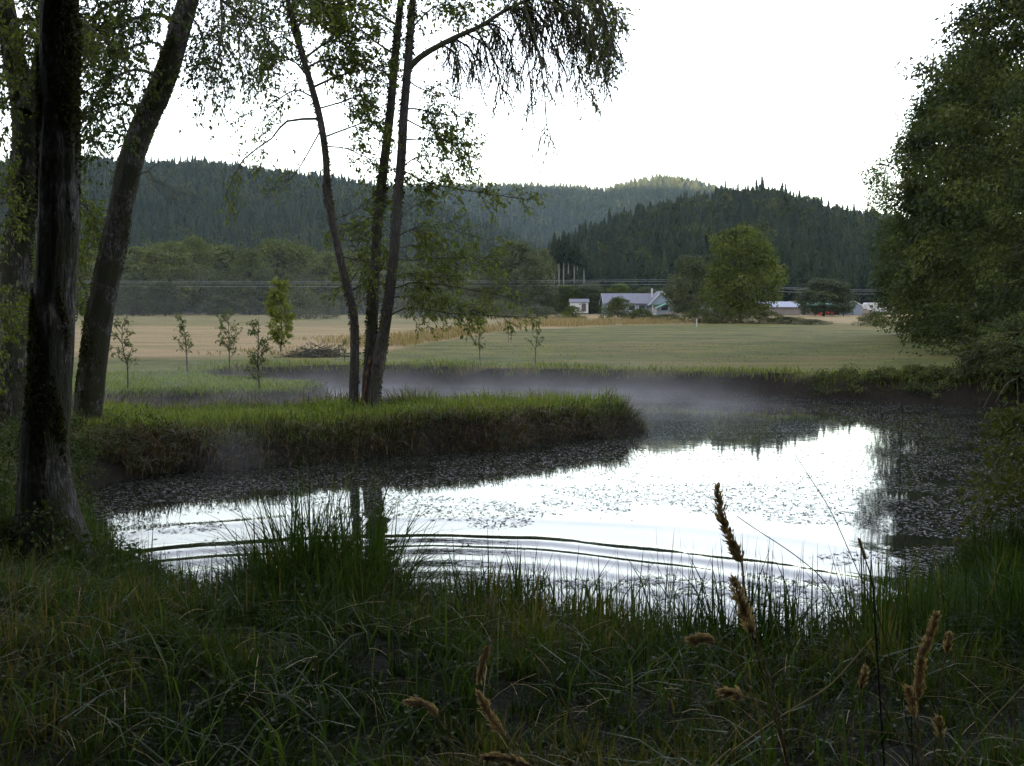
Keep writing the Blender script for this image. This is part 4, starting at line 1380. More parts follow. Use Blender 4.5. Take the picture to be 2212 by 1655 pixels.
# ------------------------------------------------------------------ saplings and brush in the meadow
def sapling(x, yb, yt, Y, wd, label, seed, n1, lv, leaf, mat, bare=0.3, group="young trees planted in the meadow"):
    rg = np.random.default_rng(seed)
    g = ground_of(x, Y)
    hh = at(x, yt, Y)[2] - g[2]
    root = thing("sapling", g, label, "sapling", group)
    r = wd / FD * Y / 2
    pth = catmull([g - [0, 0, 0.1], g + [rg.normal() * 0.04, 0, hh * 0.35], g + [rg.normal() * 0.07, 0, hh * 0.7], g + [rg.normal() * 0.05, 0, hh]], 12)
    mt = MB()
    tubes(mt, pth[None], np.linspace(0.010 + hh * 0.008, 0.004, 12)[None], 6, 0.3)
    br = spawn(pth[None], n1, r * 1.35, rg, bare, 0.98, 0.45, 0.1, 0.25, 6, 0.55)
    tubes(mt, br, np.linspace(0.009, 0.003, 6)[None] * np.ones((len(br), 1)), 4, 0.4)
    tw = spawn(br, 4, r * 0.5, rg, 0.25, 1, 0.5, 0.2, 0.1, 4, 0.3)
    tubes(mt, tw, np.linspace(0.004, 0.002, 4)[None] * np.ones((len(tw), 1)), 3, 0.4)
    ml = MB()
    leaves_on(ml, tw, lv, leaf, rg, 0.1, 0.5, 0.6)
    leaves_on(ml, br, lv, leaf, rg, 0.3, 0.5, 0.6)
    mt.build("stem", M_BARK_D, root)
    ml.build("leaves", mat, root)


sapling(273, 840, 700, 29.6, 78, "sapling with spreading branches just right of the leaning mossy tree", 301, 20, 5, 0.075, M_SAP, 0.3)
sapling(403, 797, 690, 36.5, 56, "slender sapling in the golden meadow, second from the left", 302, 18, 5, 0.08, M_SAP, 0.25)
sapling(497, 797, 682, 37.0, 76, "round-headed sapling, third from the left", 303, 22, 6, 0.085, M_SAP, 0.4)
sapling(560, 830, 686, 30.2, 66, "dense sapling growing on the low grassy spit", 304, 26, 8, 0.075, M_SAP, 0.12)
sapling(606, 752, 612, 50.0, 70, "bright yellow-green young tree, leafy down to the ground", 305, 60, 14, 0.14, M_BRIGHT, 0.05)
sapling(1038, 790, 700, 38.5, 54, "thin sapling on the far bank right of the three stems", 306, 12, 4, 0.075, M_SAP, 0.3)
sapling(1157, 792, 698, 38.2, 46, "thin upright sapling on the far bank, rightmost of all", 307, 12, 4, 0.075, M_SAP, 0.35)
sapling(742, 790, 742, 40.5, 34, "tiny sapling half hidden behind the left stem", 308, 9, 4, 0.07, M_SAP, 0.2)

gB = ground_of(684, 45.4)
bp = thing("brush_pile", gB, "low heap of cut branches lying in the golden meadow", "brush pile")
mb = MB()
ml = MB()
rg = np.random.default_rng(330)
n = 260
th = rg.uniform(0, 6.283, n)
c = gB + np.stack([rg.normal(size=n) * 0.55, rg.normal(size=n) * 0.35, np.abs(rg.normal(size=n)) * 0.17 + 0.05], 1)
c[:, 2] -= 0.16 * np.abs(c[:, 0] - gB[0]) * 0.5
ln = rg.uniform(0.3, 0.7, n)
dv = np.stack([np.cos(th), np.sin(th), rg.uniform(-0.3, 0.55, n)], 1) * ln[:, None] * 0.5
s = np.linspace(-1, 1, 5)[None, :, None]
Q = c[:, None, :] + dv[:, None, :] * s
Q[..., 2] = np.maximum(Q[..., 2], gB[2] + 0.02)
tubes(mb, Q, np.linspace(0.018, 0.006, 5)[None] * np.ones((n, 1)), 4, rg.random(n))
leaves_on(ml, Q, 9, 0.10, rg)
mb.build("branches", M_LICHEN, bp)
ml.build("leaves", leaf_mat("withered_leaf", [(0.04, 0.045, 0.03), (0.08, 0.075, 0.05), (0.12, 0.10, 0.07)], 0.2), bp)


# ------------------------------------------------------------------ farm buildings
M_WHITE = plain_mat("white_paint", (0.38, 0.38, 0.39), 0.6, var=0.18, scale=0.8)
M_BLUEGREY = plain_mat("blue_grey_siding", (0.165, 0.20, 0.245), 0.7, var=0.08, stretch=(1, 1, 9), scale=1.2)
M_ROOF = plain_mat("grey_shingles", (0.125, 0.13, 0.155), 0.85, var=0.2, scale=2.5)
M_METALROOF = plain_mat("galvanised_roof", (0.19, 0.21, 0.25), 0.4, metal=0.3, var=0.12, scale=1.5, stretch=(4, 1, 1))
M_WEATHER = plain_mat("weathered_boards", (0.17, 0.15, 0.135), 0.9, var=0.3, stretch=(6, 6, 0.6), scale=2)
M_DARKIN = plain_mat("dark_boards_and_shade", (0.06, 0.055, 0.05), 0.9, var=0.3)
M_GREEN = plain_mat("green_canvas", (0.05, 0.17, 0.13), 0.6, var=0.15)
M_GLASS = plain_mat("window_glass", (0.03, 0.035, 0.04), 0.08, 0.6, var=0.05)
M_RED = plain_mat("red_paint", (0.50, 0.035, 0.03), 0.4, 0.5, var=0.08)
M_RUB = plain_mat("tyre_rubber", (0.02, 0.02, 0.02), 0.8)
M_STEEL = plain_mat("painted_steel", (0.35, 0.36, 0.38), 0.4, metal=0.5)
M_WOODP = plain_mat("pole_wood", (0.09, 0.075, 0.06), 0.9, var=0.3, stretch=(5, 5, 0.5))


def g_at(dx, Y):
    return ground_of(dx, Y)


def U(px, Y):
    return px / FD * Y


def part_box(name, root, c, s, mat, parent=None, **k):
    mb = MB()
    base = np.array(root.location)
    box(mb, base + np.asarray(c, float), s, **k)
    o = mb.build(name, mat)
    if parent is None:
        put(o, root)
    else:
        o.parent = parent
    return o


def gable(root, x0, x1, y0, y1, eave, ridge, wallm, roofm, axis='x', over=0.25, th=0.12, trim=None):
    """wall block with a pitched roof; ridge along axis; coordinates relative to the root"""
    b = np.array(root.location)
    mw = MB()
    if axis == 'x':
        ym = (y0 + y1) / 2
        poly_extrude(mw, [b + q for q in np.array([(x0, y0, -0.3), (x0, y1, -0.3), (x0, y1, eave), (x0, ym, ridge - th), (x0, y0, eave)])], (x1 - x0, 0, 0))
    else:
        xm = (x0 + x1) / 2
        poly_extrude(mw, [b + q for q in np.array([(x0, y0, -0.3), (x1, y0, -0.3), (x1, y0, eave), (xm, y0, ridge - th), (x0, y0, eave)])], (0, y1 - y0, 0))
    mw.build("wall", wallm, root)
    for sgn in (-1, 1):
        mr = MB()
        if axis == 'x':
            hw = (y1 - y0) / 2
            k = over / hw
            ye = ym + sgn * (hw + over)
            ze = eave + 0.03 - (ridge - eave) * k
            poly_extrude(mr, [b + q for q in np.array([(x0 - over, ym, ridge), (x0 - over, ye, ze), (x0 - over, ye, ze + th), (x0 - over, ym, ridge + th)])], (x1 - x0 + 2 * over, 0, 0))
        else:
            hw = (x1 - x0) / 2
            k = over / hw
            xe = xm + sgn * (hw + over)
            ze = eave + 0.03 - (ridge - eave) * k
            poly_extrude(mr, [b + q for q in np.array([(xm, y0 - over, ridge), (xe, y0 - over, ze), (xe, y0 - over, ze + th), (xm, y0 - over, ridge + th)])], (0, y1 - y0 + 2 * over, 0))
        ro = mr.build("roof", roofm, root)
        if trim is not None and axis == 'y':
            mt = MB()
            poly_extrude(mt, [b + q for q in np.array([(xm, y0 - over - 0.06, ridge - 0.12), (xe, y0 - over - 0.06, ze - 0.12), (xe, y0 - over - 0.06, ze + th + 0.04), (xm, y0 - over - 0.06, ridge + th + 0.04)])], (0, 0.05, 0))
            mt.build("fascia", trim, root)
        if trim is not None and axis == 'x':
            for xx in (x0 - over - 0.06, x1 + over + 0.01):
                mt = MB()
                poly_extrude(mt, [b + q for q in np.array([(xx, ym, ridge - 0.12), (xx, ye, ze - 0.12), (xx, ye, ze + th + 0.04), (xx, ym, ridge + th + 0.04)])], (0.05, 0, 0))
                mt.build("fascia", trim, root)


def window(root, x, y, z, w, h, frame=True):
    f = part_box("window", root, (x, y, z), (w + 0.2, 0.06, h + 0.2), M_WHITE)
    part_box("pane", root, (x, y - 0.045, z), (w, 0.03, h), M_GLASS, parent=f)
    return f


# house
YH = 205.0
gh = g_at(1378, YH)
gh[2] = at(1378, 681, YH)[2]
house = thing("house", gh, "long single-storey blue-grey house with a grey gabled roof behind shrubs", "house")
ox = lambda d: U(d - 1378, YH)
oz = lambda d: at(1378, d, YH)[2] - gh[2]
gable(house, ox(1308), ox(1440), 1.5, 9.5, 2.35, oz(634), M_BLUEGREY, M_ROOF, 'x', 0.4, trim=M_WHITE)
gable(house, ox(1402), ox(1449), -1.6, 5.4, 2.3, oz(630), M_BLUEGREY, M_ROOF, 'y', 0.45, trim=M_WHITE)
part_box("chimney_pipe", house, (ox(1411), 2.6, oz(632)), (0.3, 0.3, 1.7), M_WHITE)
part_box("porch_roof", house, (ox(1425), -2.6, 2.05), (4.2, 1.8, 0.12), M_GREEN)
part_box("porch_post", house, (ox(1425) - 1.9, -3.3, 1.0), (0.12, 0.12, 2.0), M_WHITE)
part_box("porch_post", house, (ox(1425) + 1.9, -3.3, 1.0), (0.12, 0.12, 2.0), M_WHITE)
part_box("door", house, (ox(1410), -1.66, 1.0), (0.95, 0.08, 2.0), M_WHITE)
for dx_ in (1320, 1345, 1366, 1388):
    window(house, ox(dx_), 1.46, 1.45, 1.2, 1.0)
window(house, ox(1432), -1.64, 1.4, 1.3, 1.0)

# white shed
YS = 198.0
gs = g_at(1252, YS)
gs[2] = at(1252, 673, YS)[2]
shed = thing("white_shed", gs, "small white shed with a shallow grey roof left of the house", "shed")
gable(shed, -1.75, 1.6, 0, 2.2, 1.75, 2.3, M_WHITE, M_ROOF, 'x', 0.2, 0.08)
part_box("door", shed, (0.75, -0.03, 0.75), (0.8, 0.05, 1.5), M_DARKIN)
part_box("vent", shed, (0.05, -0.03, 1.35), (0.22, 0.05, 0.18), M_DARKIN)

# green and white canopies beside the house
YC = 196.0
gc = g_at(1437, YC)
gc[2] = at(1437, 683, YC)[2]
cn = thing("garden_canopy", gc, "green and white canopy tent in front of the house's right end", "canopy")
mb = MB()
poly_extrude(mb, [gc + q for q in np.array([(-2.0, -1, 1.5), (0.4, -1, 2.5), (0.7, -1, 2.4), (-1.7, -1, 1.4)])], (0, 2.4, 0))
mb.build("green_sheet", M_GREEN, cn)
mb = MB()
poly_extrude(mb, [gc + q for q in np.array([(0.45, -1.02, 2.52), (2.0, -1.02, 1.7), (1.9, -1.02, 1.45), (0.55, -1.02, 2.3)])], (0, 2.4, 0))
mb.build("white_sheet", M_WHITE, cn)
for xx in (-1.9, 1.85):
    for yy_ in (-0.9, 1.2):
        part_box("post", cn, (xx, yy_, 0.7), (0.08, 0.08, 1.6), M_WHITE)

# wooden fence
gf = g_at(1478, 190)
gf[2] = at(1478, 689, 190)[2]
fence = thing("wooden_fence", gf, "low weathered plank fence right of the house", "fence")
for k in range(7):
    part_box("post", fence, (-3.6 + k * 1.2, 0.05, 0.6), (0.1, 0.1, 1.4), M_WEATHER)
for k in range(3):
    part_box("plank", fence, (0, -0.03, 0.3 + k * 0.36), (7.4, 0.04, 0.3), M_WEATHER)

# small white outbuilding and the grey gabled one behind the trees
g_ = g_at(1523, 200)
g_[2] = at(1523, 680, 200)[2]
r_ = thing("small_outbuilding", g_, "little white flat-roofed outbuilding left of the meadow trees", "shed")
part_box("wall", r_, (0, 1, 0.75), (2.0, 2.0, 1.6), M_WHITE)
part_box("roof", r_, (0, 1, 1.66), (2.5, 2.5, 0.18), M_ROOF)
part_box("door", r_, (0.4, -0.03, 0.65), (0.7, 0.06, 1.3), M_BLUEGREY)
g_ = g_at(1556, 205)
g_[2] = at(1556, 682, 205)[2]
r_ = thing("grey_outbuilding", g_, "pale blue-grey gabled outbuilding half hidden by the big meadow tree", "shed")
gable(r_, -1.9, 1.9, 0, 4, 1.6, 3.0, M_BLUEGREY, M_ROOF, 'y', 0.2, 0.1)
part_box("door", r_, (0, -0.03, 0.8), (0.9, 0.06, 1.6), M_WHITE)

# barn
YN = 200.0
g_ = g_at(1695, YN)
g_[2] = at(1695, 681, YN)[2]
barn = thing("barn", g_, "long low barn with a pale metal roof and weathered board walls", "barn")
xw = lambda d: U(d - 1695, YN)
gable(barn, xw(1640), xw(1726), 0, 5.0, 1.55, 2.55, M_WEATHER, M_METALROOF, 'x', 0.3, 0.08)
part_box("opening_shade", barn, (xw(1726) + 0.02, 2.5, 0.85), (0.06, 3.4, 1.5), M_DARKIN)  # dark panel paints the shade inside the open gable end
for k in range(6):
    part_box("post", barn, (xw(1642) + k * 1.5, -0.06, 0.75), (0.14, 0.1, 1.6), M_WEATHER)

# green-roofed shelter
YL = 203.0
g_ = g_at(1780, YL)
g_[2] = at(1780, 680, YL)[2]
sh = thing("open_shelter", g_, "open shelter with a sagging green roof behind the red tractor", "shelter")
part_box("back_wall", sh, (0, 2.8, 0.9), (7.4, 0.1, 1.9), M_DARKIN)
mb = MB()
poly_extrude(mb, [np.array(sh.location) + q for q in np.array([(-3.9, -0.5, 1.75), (-3.9, 3.2, 2.45), (-3.9, 3.2, 2.53), (-3.9, -0.5, 1.83)])], (7.8, 0, 0))
mb.build("roof", M_GREEN, sh)
for k in range(6):
    part_box("post", sh, (-3.6 + k * 1.44, -0.3, 0.85), (0.12, 0.12, 1.8), M_WEATHER)
part_box("side_panel", sh, (-2.9, -0.2, 0.7), (1.5, 0.06, 1.3), M_WEATHER)

# grey gabled shed
g_ = g_at(1841, 204)
g_[2] = at(1841, 680, 204)[2]
r_ = thing("gabled_shed", g_, "grey gabled shed with double doors right of the green-roofed shelter", "shed")
gable(r_, -1.75, 1.75, 0, 3.2, 1.75, 2.65, M_BLUEGREY, M_ROOF, 'y', 0.2, 0.08, trim=M_WHITE)
for sgn in (-1, 1):
    part_box("door", r_, (sgn * 0.55 - 0.1, -0.04, 0.85), (0.98, 0.06, 1.7), M_BLUEGREY)
part_box("door_gap", r_, (-0.1, -0.03, 0.8), (0.12, 0.04, 1.6), M_DARKIN)
# low building behind it
g_ = g_at(1868, 212)
g_[2] = at(1868, 680, 212)[2]
r_ = thing("low_grey_building", g_, "plain low grey building between gabled shed and trailer", "building")
part_box("wall", r_, (0, 1, 0.9), (3.0, 2.2, 1.9), M_WEATHER)
part_box("roof", r_, (0, 1, 1.93), (3.3, 2.6, 0.14), M_ROOF)

# travel trailer
YT = 198.0
g_ = g_at(1896, YT)
g_[2] = at(1896, 681, YT)[2]
tl = thing("travel_trailer", g_, "white travel trailer parked at the edge of the right trees", "trailer")
mb = MB()
b = np.array(tl.location)
poly_extrude(mb, [b + q for q in np.array([(-1.9, 0, 1.0), (-2.3, 0, 1.15), (-2.35, 0, 2.0), (-2.1, 0, 2.35), (2.6, 0, 2.4), (2.8, 0, 2.2), (2.8, 0, 0.5), (-0.9, 0, 0.5), (-1.1, 0, 1.0)])], (0, 2.2, 0))
mb.build("body", M_WHITE, tl)
for xx, ww in ((-1.4, 0.6), (0.2, 0.8), (1.7, 0.5)):
    part_box("window", tl, (xx, -0.03, 1.65), (ww, 0.05, 0.5), M_GLASS)
part_box("stripe", tl, (0.9, -0.02, 1.05), (3.6, 0.03, 0.1), M_STEEL)
part_box("skirt", tl, (0.9, 0.3, 0.42), (3.4, 1.6, 0.2), M_DARKIN)
for xx in (0.5, 1.3):
    mb = MB()
    tubes(mb, np.array([[b + (xx, 0.0, 0.33), b + (xx, 0.12, 0.33), b + (xx, 0.25, 0.33)]]), np.array([[0.32, 0.33, 0.32]]), 14)
    w_ = mb.build("wheel", M_RUB, tl)
    mb = MB()
    tubes(mb, np.array([[b + (xx, -0.02, 0.33), b + (xx, 0.02, 0.33), b + (xx, 0.05, 0.33)]]), np.array([[0.05, 0.17, 0.17]]), 10)
    h_ = mb.build("hub", M_STEEL)
    h_.parent = w_

# red tractor
g_ = g_at(1788, 194)
g_[2] = at(1788, 682.5, 194)[2]
tt = thing("red_tractor", g_, "small red tractor parked in front of the green-roofed shelter", "tractor")
b = np.array(tt.location)
part_box("hood", tt, (-0.55, 0, 0.72), (1.1, 0.55, 0.42), M_RED)
part_box("body", tt, (0.4, 0, 0.6), (0.9, 0.5, 0.35), M_RED)
part_box("seat", tt, (0.62, 0, 0.9), (0.4, 0.4, 0.35), M_DARKIN)
part_box("loader_bucket", tt, (-1.6, 0, 0.3), (0.4, 1.3, 0.45), M_RED)
for sy in (-0.45, 0.45):
    part_box("fender", tt, (0.65, sy, 0.98), (0.7, 0.28, 0.08), M_RED)
    mb = MB()
    tubes(mb, np.array([[b + (-1.4, sy * 0.8, 0.4), b + (-0.9, sy * 0.8, 0.75), b + (-0.2, sy * 0.8, 0.95)]]), np.array([[0.05, 0.05, 0.05]]), 6)
    mb.build("loader_arm", M_RED, tt)
    for (wx, wr) in ((-0.75, 0.3), (0.65, 0.48)):
        mb = MB()
        tubes(mb, np.array([[b + (wx, sy - 0.12, wr), b + (wx, sy, wr), b + (wx, sy + 0.12, wr)]]), np.array([[wr * 0.9, wr, wr * 0.9]]), 16)
        w_ = mb.build("wheel", M_RUB, tt)
        mb = MB()
        tubes(mb, np.array([[b + (wx, sy - 0.14, wr), b + (wx, sy, wr), b + (wx, sy + 0.14, wr)]]), np.array([[wr * 0.5, wr * 0.5, wr * 0.5]]), 10)
        h_ = mb.build("rim", M_RED)
        h_.parent = w_
part_box("steering_wheel", tt, (0.15, 0, 1.05), (0.05, 0.3, 0.3), M_DARKIN)

# utility pole and wires
YP = 212.0
g_ = g_at(1455, YP)
g_[2] = at(1455, 680, YP)[2]
pole = thing("utility_pole", g_, "wooden utility pole with a pale transformer behind the house", "utility pole")
b = np.array(pole.location)
ptop = at(1455, 603, YP)
mb = MB()
tubes(mb, np.array([[b - [0, 0, 0.5], (b + ptop) / 2, ptop]]), np.array([[0.16, 0.14, 0.11]]), 8)
mb.build("post", M_WOODP, pole)
part_box("crossarm", pole, (0, 0, ptop[2] - b[2] - 0.35), (2.2, 0.12, 0.12), M_WOODP)
mb = MB()
tc_ = at(1459, 617, YP)
tubes(mb, np.array([[tc_ - [0, 0.2, 0.6], tc_ - [0, 0.2, 0.55], tc_ + [0, -0.2, 0.35], tc_ + [0, -0.2, 0.4]]]), np.array([[0.05, 0.28, 0.28, 0.05]]), 12)
mb.build("transformer", M_STEEL, pole)
for xx in (-0.9, 0, 0.9):
    part_box("insulator", pole, (xx, 0, ptop[2] - b[2] - 0.2), (0.12, 0.12, 0.2), M_WHITE)
M_WIRE = plain_mat("wire", (0.35, 0.36, 0.38), 0.4, metal=0.2, var=0.03)
pl = at(-700, 596, 200)
pr = at(2040, 624, 290)
for k, (dz, dzr, lab) in enumerate(((0.0, 0.0, "top power line crossing the valley in front of the tree belt"), (-0.35, -0.35, "second power line just under the top one"), (-1.05, -1.1, "lowest power line below the pair"))):
    mb = MB()
    t = np.linspace(0, 1, 30)[:, None]
    a_ = pl + [0, 0, dz]
    m_ = ptop + np.array([-0.9 + 0.9 * k, 0, -0.1 + dz * 0.9])
    e_ = pr + [0, 0, dzr]
    s1 = a_ * (1 - t) + m_ * t
    s1[:, 2] -= 0.7 * np.sin(t[:, 0] * math.pi)
    s2 = m_ * (1 - t) + e_ * t
    s2[:, 2] -= 1.0 * np.sin(t[:, 0] * math.pi)
    w = np.concatenate([s1, s2[1:]])
    tubes(mb, w[None], np.full((1, len(w)), 0.016), 5)
    o = mb.build("power_line", M_WIRE)
    tag(o, lab, "power line", "power lines across the valley")

# white marker post on the lawn edge
g_ = g_at(1504, 97)
mp_ = thing("marker_post", g_, "short white marker post at the top edge of the lawn", "post")
mb = MB()
tubes(mb, np.array([[g_ - [0, 0, 0.2], g_ + [0, 0, 0.7], g_ + [0, 0, 0.74], g_ + [0, 0, 0.76]]]), np.array([[0.06, 0.06, 0.055, 0.005]]), 8)
mb.build("post", M_WHITE, mp_)
part_box("cap", mp_, (0, 0, 0.70), (0.13, 0.13, 0.03), M_WHITE)


# ------------------------------------------------------------------ grasses on the banks
def sample(n, x0, x1, y0, y1, rg):
    x = rg.uniform(x0, x1, n)
    y = rg.uniform(y0, y1, n)
    return x, y, S(x, y)


rgG = np.random.default_rng(900)


def shore_grass(name, n, box_, dlo, dhi, h, w, mat, label, bend=(0.2, 0.7), tlo=0.0, thi=0.8, hang=False, drop=None):
    mb = MB()
    x, y, d = sample(n, *box_, rgG)
    k = (d > dlo) & (d < dhi)
    if drop is not None:
        k &= drop(x, y, d)
    x, y, d = x[k], y[k], d[k]
    z = Hd(x, y, d) - 0.02
    N = len(x)
    cl = fbm(x * 0.9, y * 0.9, 3)
    hh = h * rgG.uniform(0.5, 1.3, N) * (0.4 + 1.2 * cl)
    if name == "spit_grass":
        hh *= 0.62 + 0.38 * sstep(-3.5, 0.5, x)
    if hang:
        # lean out over the water, down the slope
        e = 0.05
        gx = (S(x + e, y) - d) / e
        gy = (S(x, y + e) - d) / e
        head = np.arctan2(-gy, -gx) + rgG.normal(size=N) * 0.6
    else:
        head = rgG.uniform(0, 6.283, N)
    tint = np.clip(rgG.uniform(tlo, thi, N) * (0.6 + 0.8 * fbm(x * 0.4 + 9, y * 0.4)), 0, 1)
    blades(mb, np.stack([x, y, z], 1), hh, w * rgG.uniform(0.6, 1.3, N), head, rgG.uniform(*bend, N), rgG, tint)
    o = mb.build(name, mat)
    tag(o, label, "grass", kind="stuff")
    return o


isl = (-13, 3.4, 16.4, 25.0)
shore_grass("spit_grass", 56000, isl, 0.40, 9, 0.40, 0.017, M_BANKGRASS, "bright green grass on top of the long grassy spit", bend=(0.1, 0.9), drop=lambda x, y, d: (x > -8) & ((x > -5.3) | (y > 17.8)))
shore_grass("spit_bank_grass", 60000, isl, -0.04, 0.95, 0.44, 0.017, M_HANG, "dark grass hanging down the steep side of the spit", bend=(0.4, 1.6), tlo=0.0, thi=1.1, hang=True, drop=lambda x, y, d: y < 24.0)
pen = (-15.5, -5.2, 27.8, 38)
shore_grass("low_spit_grass", 20000, pen, 0.35, 6, 0.16, 0.022, M_BANKGRASS, "short green grass on the low spit beyond", drop=lambda x, y, d: y < 37)
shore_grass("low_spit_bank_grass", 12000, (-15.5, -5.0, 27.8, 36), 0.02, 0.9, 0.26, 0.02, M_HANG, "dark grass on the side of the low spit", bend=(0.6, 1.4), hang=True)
far_ = (-13, 26, 27, 42.0)
onfar = lambda x, y, d: (y > 36.2 - 0.58 * np.clip(x, 0, 20)) & ((x > -5.5) | (y > 37.6))
shore_grass("far_bank_grass", 60000, far_, 0.25, 1.6, 0.26, 0.022, M_BANKGRASS, "uneven green grass along the lip of the far bank", drop=onfar, tlo=0.0, thi=0.9)
shore_grass("far_bank_hanging_grass", 36000, far_, 0.02, 0.75, 0.36, 0.018, M_HANG, "reddish brown stems hanging down the far bank", bend=(0.6, 1.4), hang=True, drop=onfar, tlo=0.0, thi=0.85)
# short lawn tufts beyond the lip
shore_grass("lawn_tufts", 12000, (-11, 26, 31, 60), 1.2, 40, 0.07, 0.03, M_BANKGRASS, "short mown tufts on the far lawn", drop=lambda x, y, d: (y > 33) & (np.abs(x) < y * 0.52) & (gold_w(x, y) < 0.5), tlo=0.1, thi=0.9)

# tall golden grass in the unmown meadow
mb = MB()
n = 90000
y = rgG.uniform(44, 118, n)
x = rgG.uniform(-0.5, 0.5, n) * y
k = (gold_w(x, y) > 0.6) & (fbm(x * 0.12, y * 0.12) > 0.40)
dgl = y - np.interp(x, GOLD[np.argsort(GOLD[:, 0]), 0], GOLD[np.argsort(GOLD[:, 0]), 1])
k &= (dgl < 26) & (rgG.random(n) < sstep(-15, -6, x)) & (x < 24)
x, y = x[k], y[k]
hh = (0.25 + 0.55 * sstep(-14, 0, x)) * rgG.uniform(0.5, 1.2, len(x))
blades(mb, np.stack([x, y, H(x, y) - 0.02], 1), hh, 0.05, rgG.uniform(0, 6.28, len(x)), rgG.uniform(0.1, 0.6, len(x)), rgG)
tag(mb.build("golden_grass", M_GOLD), "tall dry golden grass along the edge of the mown lawn", "grass", kind="stuff")

# weedy plants along the right part of the far bank
mb = MB()
wx = rgG.uniform(8.5, 18.5, 4000)
wy = rgG.uniform(27, 36, 4000)
wd_ = S(wx, wy)
wk = np.where((wd_ > 0.1) & (wd_ < 1.0 + 0.12 * (wx - 8.5)) & (wy > 36.2 - 0.5 * wx) & (rgG.random(4000) < sstep(7, 14, wx)))[0][:110]
for k in wk:
    g = ground_pt(wx[k], wy[k])
    crown_cloud(mb, rgG, g, rgG.uniform(0.12, 0.3) + 0.07 * max(0, wx[k] - 11) * rgG.uniform(0.4, 1.4), rgG.uniform(0.22, 0.45), 0.0, 10, 24, 0.25, 0.075, bush)
tag(mb.build("bank_weeds", M_SHRUB), "tangled weeds covering the right half of the far bank", "weeds", kind="stuff")
# ivy and weeds at the foot of the left trees and down the left bank
mb = MB()
for k in range(190):
    yb = rgG.uniform(6.9, 17.8)
    x = np.interp(yb, [7, 8.8, 10.3, 11.8, 13.7, 15.9, 17, 18.5], [-2.6, -3.15, -4.0, -4.9, -5.7, -6.4, -6.1, -5.9]) - rgG.uniform(0.05, 1.5)
    g = ground_pt(x, yb)
    crown_cloud(mb, rgG, g, rgG.uniform(0.12, 0.4), rgG.uniform(0.2, 0.4), 0.0, 8, 20, 0.24, 0.046, bush)
for k in range(46):
    a = rgG.uniform(0, 6.283)
    r_ = 0.28 + 0.5 * rgG.random()
    g = ground_pt(b2[0] + math.cos(a) * r_ + 0.1, b2[1] + math.sin(a) * r_ * 0.8)
    crown_cloud(mb, rgG, g, rgG.uniform(0.15, 0.5), rgG.uniform(0.15, 0.3), 0.0, 8, 30, 0.2, 0.04, bush)
tag(mb.build("bank_ivy", M_IVY), "dark ivy and weeds around the foot of the left trees", "weeds", kind="stuff")

# ------------------------------------------------------------------ floating weed on the pond
mb = MB()
n = 220000
y = rgG.uniform(8, 38, n)
x = rgG.uniform(-0.52, 0.52, n) * y
d = S(x, y)
cl = fbm(x * 0.55 + 3, y * 0.8 + 7, 4)
cl2 = fbm(x * 2.1 + 30, y * 2.6 + 70, 3)
dens = np.interp(y, [8, 9.5, 12.2, 13.3, 15, 20, 38], [0.47, 0.45, 0.41, 0.53, 0.60, 0.62, 0.62])
dens = dens + 0.16 * sstep(2.2, 4.2, x - 0.12 * (y - 9)) * (1 - sstep(13, 17, y)) + 0.10 * (1 - sstep(-4.4, -2.2, x)) * sstep(11.5, 12.6, y)
k = (d < -0.05) & (np.where(y < 15.5, 0.62, 0.5) * cl + np.where(y < 15.5, 0.34, 0.34) * cl2 + np.where(y < 15.5, 0.04, 0.16) * rgG.random(n) < dens - np.where(y < 15.5, 0.05, 0.035)) & (rgG.random(n) < np.interp(y, [8, 14, 35], [1.0, 0.8, 0.55]))
x, y = x[k], y[k]
N = len(x)
a = rgG.uniform(0, 6.283, N)
dd_ = np.stack([np.cos(a), np.sin(a), 0.10 + rgG.normal(size=N) * 0.05], 1)
ls_ = ((0.022 + 0.085 * rgG.random(N) ** 2) * np.interp(y, [9, 16, 30], [1.0, 0.95, 0.9]))[:, None]
dd_[:, 2] = 0
sd_ = np.stack([-dd_[:, 1], dd_[:, 0], 0 * a], 1)
p0_ = np.stack([x, y, 0.003 + rgG.random(N) * 0.003], 1)
tl_ = np.array([0, 0, 1.0]) * rgG.uniform(-0.002, 0.006, N)[:, None]
V_ = np.stack([p0_ - dd_ * ls_ * 0.5, p0_ + sd_ * ls_ * 0.15, p0_ + dd_ * ls_ * 0.5 + tl_, p0_ - sd_ * ls_ * 0.15], 1)
mb.add(V_.reshape(-1, 3), np.arange(4 * N).reshape(N, 4), np.repeat(rgG.random(N), 4))
M_PAD = leaf_mat("floating_leaf", [(0.010, 0.010, 0.007), (0.022, 0.022, 0.014), (0.05, 0.05, 0.03)], 0.0, 0.5, 0.25)
tag(mb.build("floating_weed", M_PAD), "thin floating leaves scattered over the pond", "pond weed", kind="stuff")

# ------------------------------------------------------------------ near bank: grass
mb = MB()
nt_ = 3700
ty = 1.4 + (8.8 - 1.4) * rgG.random(nt_) ** 0.85
tx = rgG.uniform(-0.56, 0.56, nt_) * (ty + 0.4)
